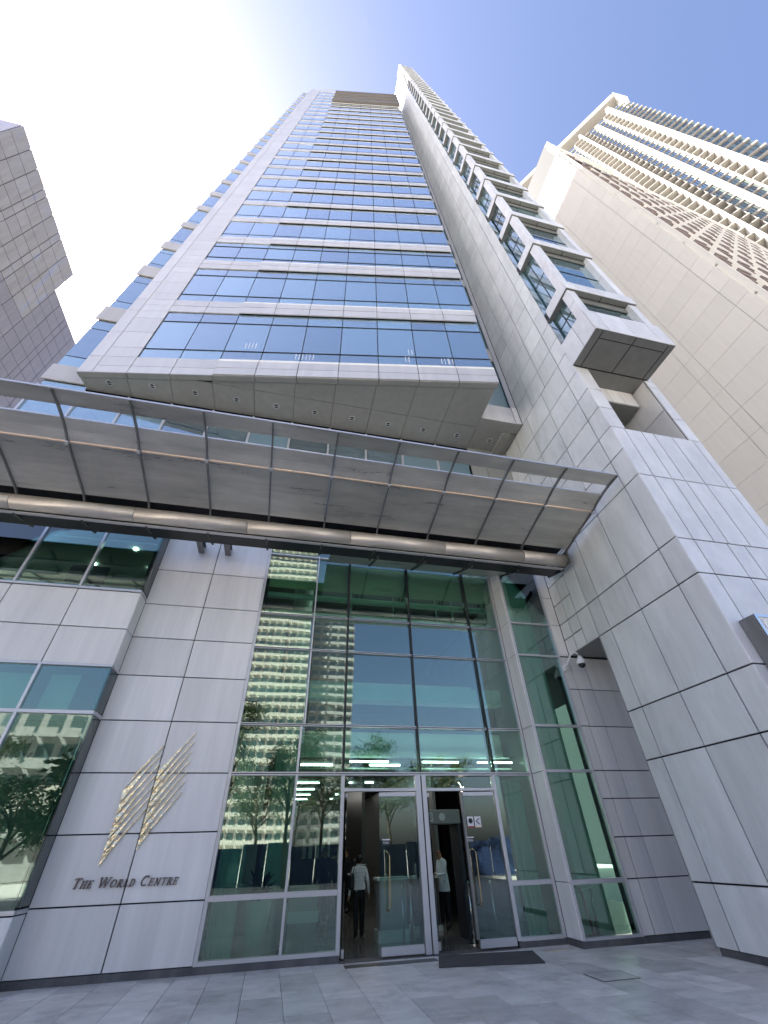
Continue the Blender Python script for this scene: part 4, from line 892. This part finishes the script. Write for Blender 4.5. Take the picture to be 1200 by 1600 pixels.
# slatted front
ledges = []; fins = []
k = 0; z = 22
while z < 91:
    x = .5+(1.5 if k % 2 else 0)
    while x < 42: fins.append((x, x+1.9, -.42, 0, z, z+.5)); x += 3.0
    if k % 3 == 0: ledges.append((.3, 42, -.2, 0, z+1.0, z+1.25))
    z += 1.9; k += 1
emit('slat_ledge', b1, 'cream', ledges, F1); emit('dark_slat', b1, 'brown', fins, F1, limit=290)
for j in range(11): box('front_rib', b1, 'cream', (.3+j*4.5, .55+j*4.5, -.5, 0, 18, 92), F1)
box('front_wall', b1, 'concrete', (0.05, 45, 0, .2, 18, 92), F1); box('roof_beam', b1, 'white', (.3, 45, -.6, .1, 92, 94), F1)
box('blank_panel', b1, 'cream', (2.5, 9, -1.1, -.8, 83, 86), F1)

# ------------------------------------------------------------------ apartment tower far right
K2 = 1.6
E0 = Vector((59.55*K2, -1.17*K2, 0)); dd = Vector((-.56, .83, 0)).normalized(); nn = Vector((-.83, -.56, 0)).normalized()
F2 = Matrix(((dd.x, -nn.x, 0, E0.x), (dd.y, -nn.y, 0, E0.y), (0, 0, 1, 0), (0, 0, 0, 1)))   # local x along the face, +y into the building
b2 = thing('apartment_tower', 'tall cream apartment tower with ribbed balconies and bright white fins at top right', 'building', (95, 8, 0))
H2 = 221.0
cr = MB(); cr.box((1.2, 50, 2.0, 35, 0, H2-2), F2); cr.build('building_core', 'aptgrey', b2)
box('white_fin', b2, 'white', (4.4, 5.5, -1.8, 2.0, 20, H2-8), F2); box('white_fin', b2, 'white', (15.2, 15.8, -1.6, 2.0, 20, H2-8), F2); box('roof_beam', b2, 'aptwall', (0, 50, -1.6, 2, H2-3.5, H2), F2)
box('roof_fin', b2, 'white', (-.3, .5, -1.6, 4, H2-14, H2), F2)
ribs = []; win = []; frames = []
z = H2-12
while z > 95:
    ribs += [(-.25, 4.4, -.25, 2.0, z, z+.75), (5.5, 7.4, -1.3, 2.0, z, z+.4), (13.2, 15.2, -1.3, 2.0, z, z+.4), (15.8, 18.6, -1.5, 2.0, z, z+.4), (21.5, 24, -1.3, 2, z, z+.4), (24.4, 34, -.5, 2, z, z+.4)]
    for a, b_, n in ((-.15, 4.3, 5), (7.5, 9.6, 4), (11.0, 13.1, 4), (18.8, 21.4, 4)):
        yy = .05 if a < 5 else -.12
        for q in range(n): win.append((a+(b_-a)*q/n+.08, a+(b_-a)*(q+1)/n-.08, yy, yy+.12, z+.75, z+3.0))
    for a, b_ in ((7.4, 9.7), (10.9, 13.2), (18.6, 21.5)): frames.append((a, b_, -.3, 2.0, z+.05, z+.6))
    z -= 3.4
emit('balcony_slab', b2, 'aptwall', ribs, F2); emit('window', b2, 'farglass', win, F2, limit=290); emit('window_sill', b2, 'aptwall', frames, F2)
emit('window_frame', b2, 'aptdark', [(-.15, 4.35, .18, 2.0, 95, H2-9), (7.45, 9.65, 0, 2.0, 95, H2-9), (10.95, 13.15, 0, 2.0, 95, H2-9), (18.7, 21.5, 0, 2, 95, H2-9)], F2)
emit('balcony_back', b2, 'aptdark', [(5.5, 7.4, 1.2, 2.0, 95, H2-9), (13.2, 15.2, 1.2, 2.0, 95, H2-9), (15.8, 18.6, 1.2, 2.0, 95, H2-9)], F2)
emit('side_fin', b2, 'aptwall', [(9.7, 10.9, -.9, 2.0, 95, H2-11), (7.4, 7.5, -.9, 1.9, 95, H2-11), (13.1, 13.2, -.9, 1.9, 95, H2-11), (18.6, 18.8, -1, 1.9, 95, H2-11)], F2)

# ------------------------------------------------------------------ mauve building on the left
b3 = thing('mauve_panelled_building', 'dark mauve-grey panelled building at the left edge against the bright sky', 'building', (-40, 25, 0))
cr = MB(); cr.box((-60, -32.08, 13.85, 27.6, 0, 57.4)); cr.box((-60, -32.08, 27.6, 55, 0, 52.9)); cr.build('building_core', 'dark', b3)
ya = [13.8, 15.6, 17.2, 18.9, 19.6, 21.3, 23.0, 23.7, 25.4, 27.7]; yb_ = [27.7, 29.3, 31.0, 31.7, 33.4, 35.1, 35.8, 37.5, 39.2, 39.9, 43, 47, 51, 55]
za = [k*1.8-1.0 for k in range(1, 31)]+[55.2, 57.6]
zb2 = [q for q in za if q < 51.5]+[53.0]
pn = [(-32.0-.07, -32.0, a+.03, b-.03, c+.03, d-.03) for a, b, c, d in cells(ya, za)]+[(-32.07, -32.0, a+.03, b-.03, c+.03, d-.03) for a, b, c, d in cells(yb_, zb2)]
emit('wall_panel', b3, 'mauve', [p for p in pn if 10 < p[4] < 44.5 or (p[2] > 27.6 and p[4] > 10)]); emit('sun_ripple_panel', b3, 'wavy', [p for p in pn if p[4] >= 44.5 and p[2] < 27.6])  # upper panels imitate rippled reflected sunlight by tone and waviness
emit('front_panel', b3, 'mauve', [(a, b-.06, 13.78, 13.85, c+.03, d-.03) for a, b, c, d in cells([-44, -40, -36, -32.07], [q for q in za if q > 40])])
box('roof_rail', b3, 'aptgrey', (-33.2, -33.1, 14, 20, 58.6, 58.7)); 
for k in range(6): box('rail_post', b3, 'aptgrey', (-33.2, -33.1, 14+k*1.1, 14.08+k*1.1, 57.4, 58.6))

# ------------------------------------------------------------------ the street behind the viewer (seen mirrored in the glass)
def block(name, label, x0_, x1_, y1_, h, nfx, mat, fl=3.2, depth=14, balc=True):
    t_ = thing(name, label, 'building', ((x0_+x1_)/2, y1_-depth/2, 0))
    box('wall', t_, mat, (x0_, x1_, y1_-depth, y1_, 0, h)); mbw, mbb = MB(), MB(); wx = (x1_-x0_)/nfx
    for i in range(nfx):
        z = 3.5
        while z < h-2.5:
            mbw.box((x0_+wx*(i+.16), x0_+wx*(i+.84), y1_-.05, y1_+.02, z+.5, z+2.5))
            if balc: mbb.box((x0_+wx*(i+.12), x0_+wx*(i+.88), y1_, y1_+1.0, z-.1, z+.05)); mbb.box((x0_+wx*(i+.12), x0_+wx*(i+.88), y1_+.95, y1_+1.0, z+.05, z+.9))
            z += fl
    mbw.build('window', 'farglass', t_, kind='stuff')
    if balc: mbb.build('balcony', mat, t_, kind='stuff')
    return t_
block('apartment_block', 'sunlit white balcony tower mirrored in the left of the glass front', -15, 6.5, -130, 165, 8, 'aptlit', 3.3)
block('apartment_block', 'grey balcony block mirrored beside the white tower in the glass', 8.0, 24, -135, 84, 5, 'aptgrey', 3.2)
block('apartment_block', 'low pale block mirrored in the left wing window', -36, -19, -42, 16, 7, 'aptgrey', 3.2)
fb = thing('flyover_parapet', 'long pale concrete wall across the street mirrored in the windows', 'wall', (0, -36, 0)); box('parapet', fb, 'concrete', (-60, -14, -36.4, -36, 5.2, 7.6))
for k in range(4): box('pier', fb, 'concrete', (-55+k*13, -53.8+k*13, -37, -36.42, 0, 5.2))
fc = thing('blue_street_fence', 'blue tarpaulin fence along the street mirrored behind the doors', 'fence', (5, -14, 0))
for k in range(16): box('fence_sheet', fc, 'bluetarp', (-8+k*1.6, -6.45+k*1.6, -14+.05*math.sin(k*2.3), -13.96+.05*math.sin(k*2.3), 0, 2.0+.15*math.sin(k*1.7)))
def tree(x, y, h, r, label, n=2600, seed=1, leaf=.16, mats=('leaf', 'leafy')):
    q = random.Random(seed); t_ = thing('street_tree', label, 'tree', (x, y, 0), 0, 'street trees behind the viewer')
    mb = MB(); top = Vector((x+q.uniform(-.4, .4), y, h*.62)); mb.tube([(x, y, -.05), (x+q.uniform(-.15, .15), y, h*.3), tuple(top)], [.16, .12, .07], 9); cl = []
    for k in range(11):
        a = q.uniform(0, 6.28); s0 = Vector((x, y, h*.3)).lerp(top, q.random()); e_ = s0+Vector((math.cos(a)*r*q.uniform(.4, .9), math.sin(a)*r*q.uniform(.4, .9), h*q.uniform(.08, .36)))
        mb.tube([s0, s0.lerp(e_, .5)+Vector((0, 0, .15)), e_], [.06, .04, .015], 6); cl.append((e_, q.uniform(.5, 1.0)*r*.42))
        for j in range(2):
            a2 = q.uniform(0, 6.28); e2 = e_+Vector((math.cos(a2), math.sin(a2), q.uniform(-.3, .6)))*r*.3; mb.tube([e_, e2], [.02, .008], 5); cl.append((e2, r*.25))
    mb.build('trunk', 'bark', t_, True); lf = MB()
    for k in range(n):
        c, rr = q.choice(cl); d = Vector((q.gauss(0, 1), q.gauss(0, 1), q.gauss(0, .8))); p = c+d*rr*.55; a = Vector((q.gauss(0, 1), q.gauss(0, 1), q.gauss(0, .6))).normalized(); b_ = a.orthogonal().normalized(); L = leaf*q.uniform(.6, 1.4)
        lf.v += [tuple(p), tuple(p+a*L*.5+b_*L*.22), tuple(p+a*L), tuple(p+a*L*.5-b_*L*.22)]; i = len(lf.v); lf.f.append((i-4, i-3, i-2, i-1)); lf.m.append(0 if q.random() < .6 else 1)
    lf.build('crown', list(mats), t_, kind='stuff')
tree(-3.2, -11.5, 10.5, 2.6, 'tallest street tree mirrored in the left glass of the entrance', 6500, 3)
tree(1.2, -12.5, 9.0, 2.3, 'leafy street tree mirrored beside the left doorway', 5500, 4)
tree(6.0, -11.0, 8.6, 2.2, 'bushy street tree mirrored over the doors', 5500, 5)
tree(11.8, -12.5, 8.0, 2.2, 'street tree mirrored in the right glass', 4500, 6)
tree(-9.5, -6.5, 6.2, 1.7, 'big-leaved young tree mirrored in the left wing window', 1500, 8, .42)
tree(-13.0, -9.0, 5.0, 2.2, 'dense low tree mirrored at the bottom of the left wing window', 4500, 9, .2)
tree(-19, -14, 9.0, 3.0, 'street tree farthest left across the road', 4500, 10)
tree(-6.0, -15.5, 10.0, 2.8, 'broad street tree mirrored behind the tallest one', 6000, 11)
tree(3.6, -15.5, 8.8, 2.6, 'round street tree mirrored behind the blue fence left of the doors', 5500, 12)
tree(9.0, -16.5, 7.6, 2.4, 'round street tree mirrored behind the blue fence right of the doors', 5000, 13)
tree(-1.0, -18.5, 8.0, 3.0, 'wide low street tree mirrored across the road', 5500, 14)
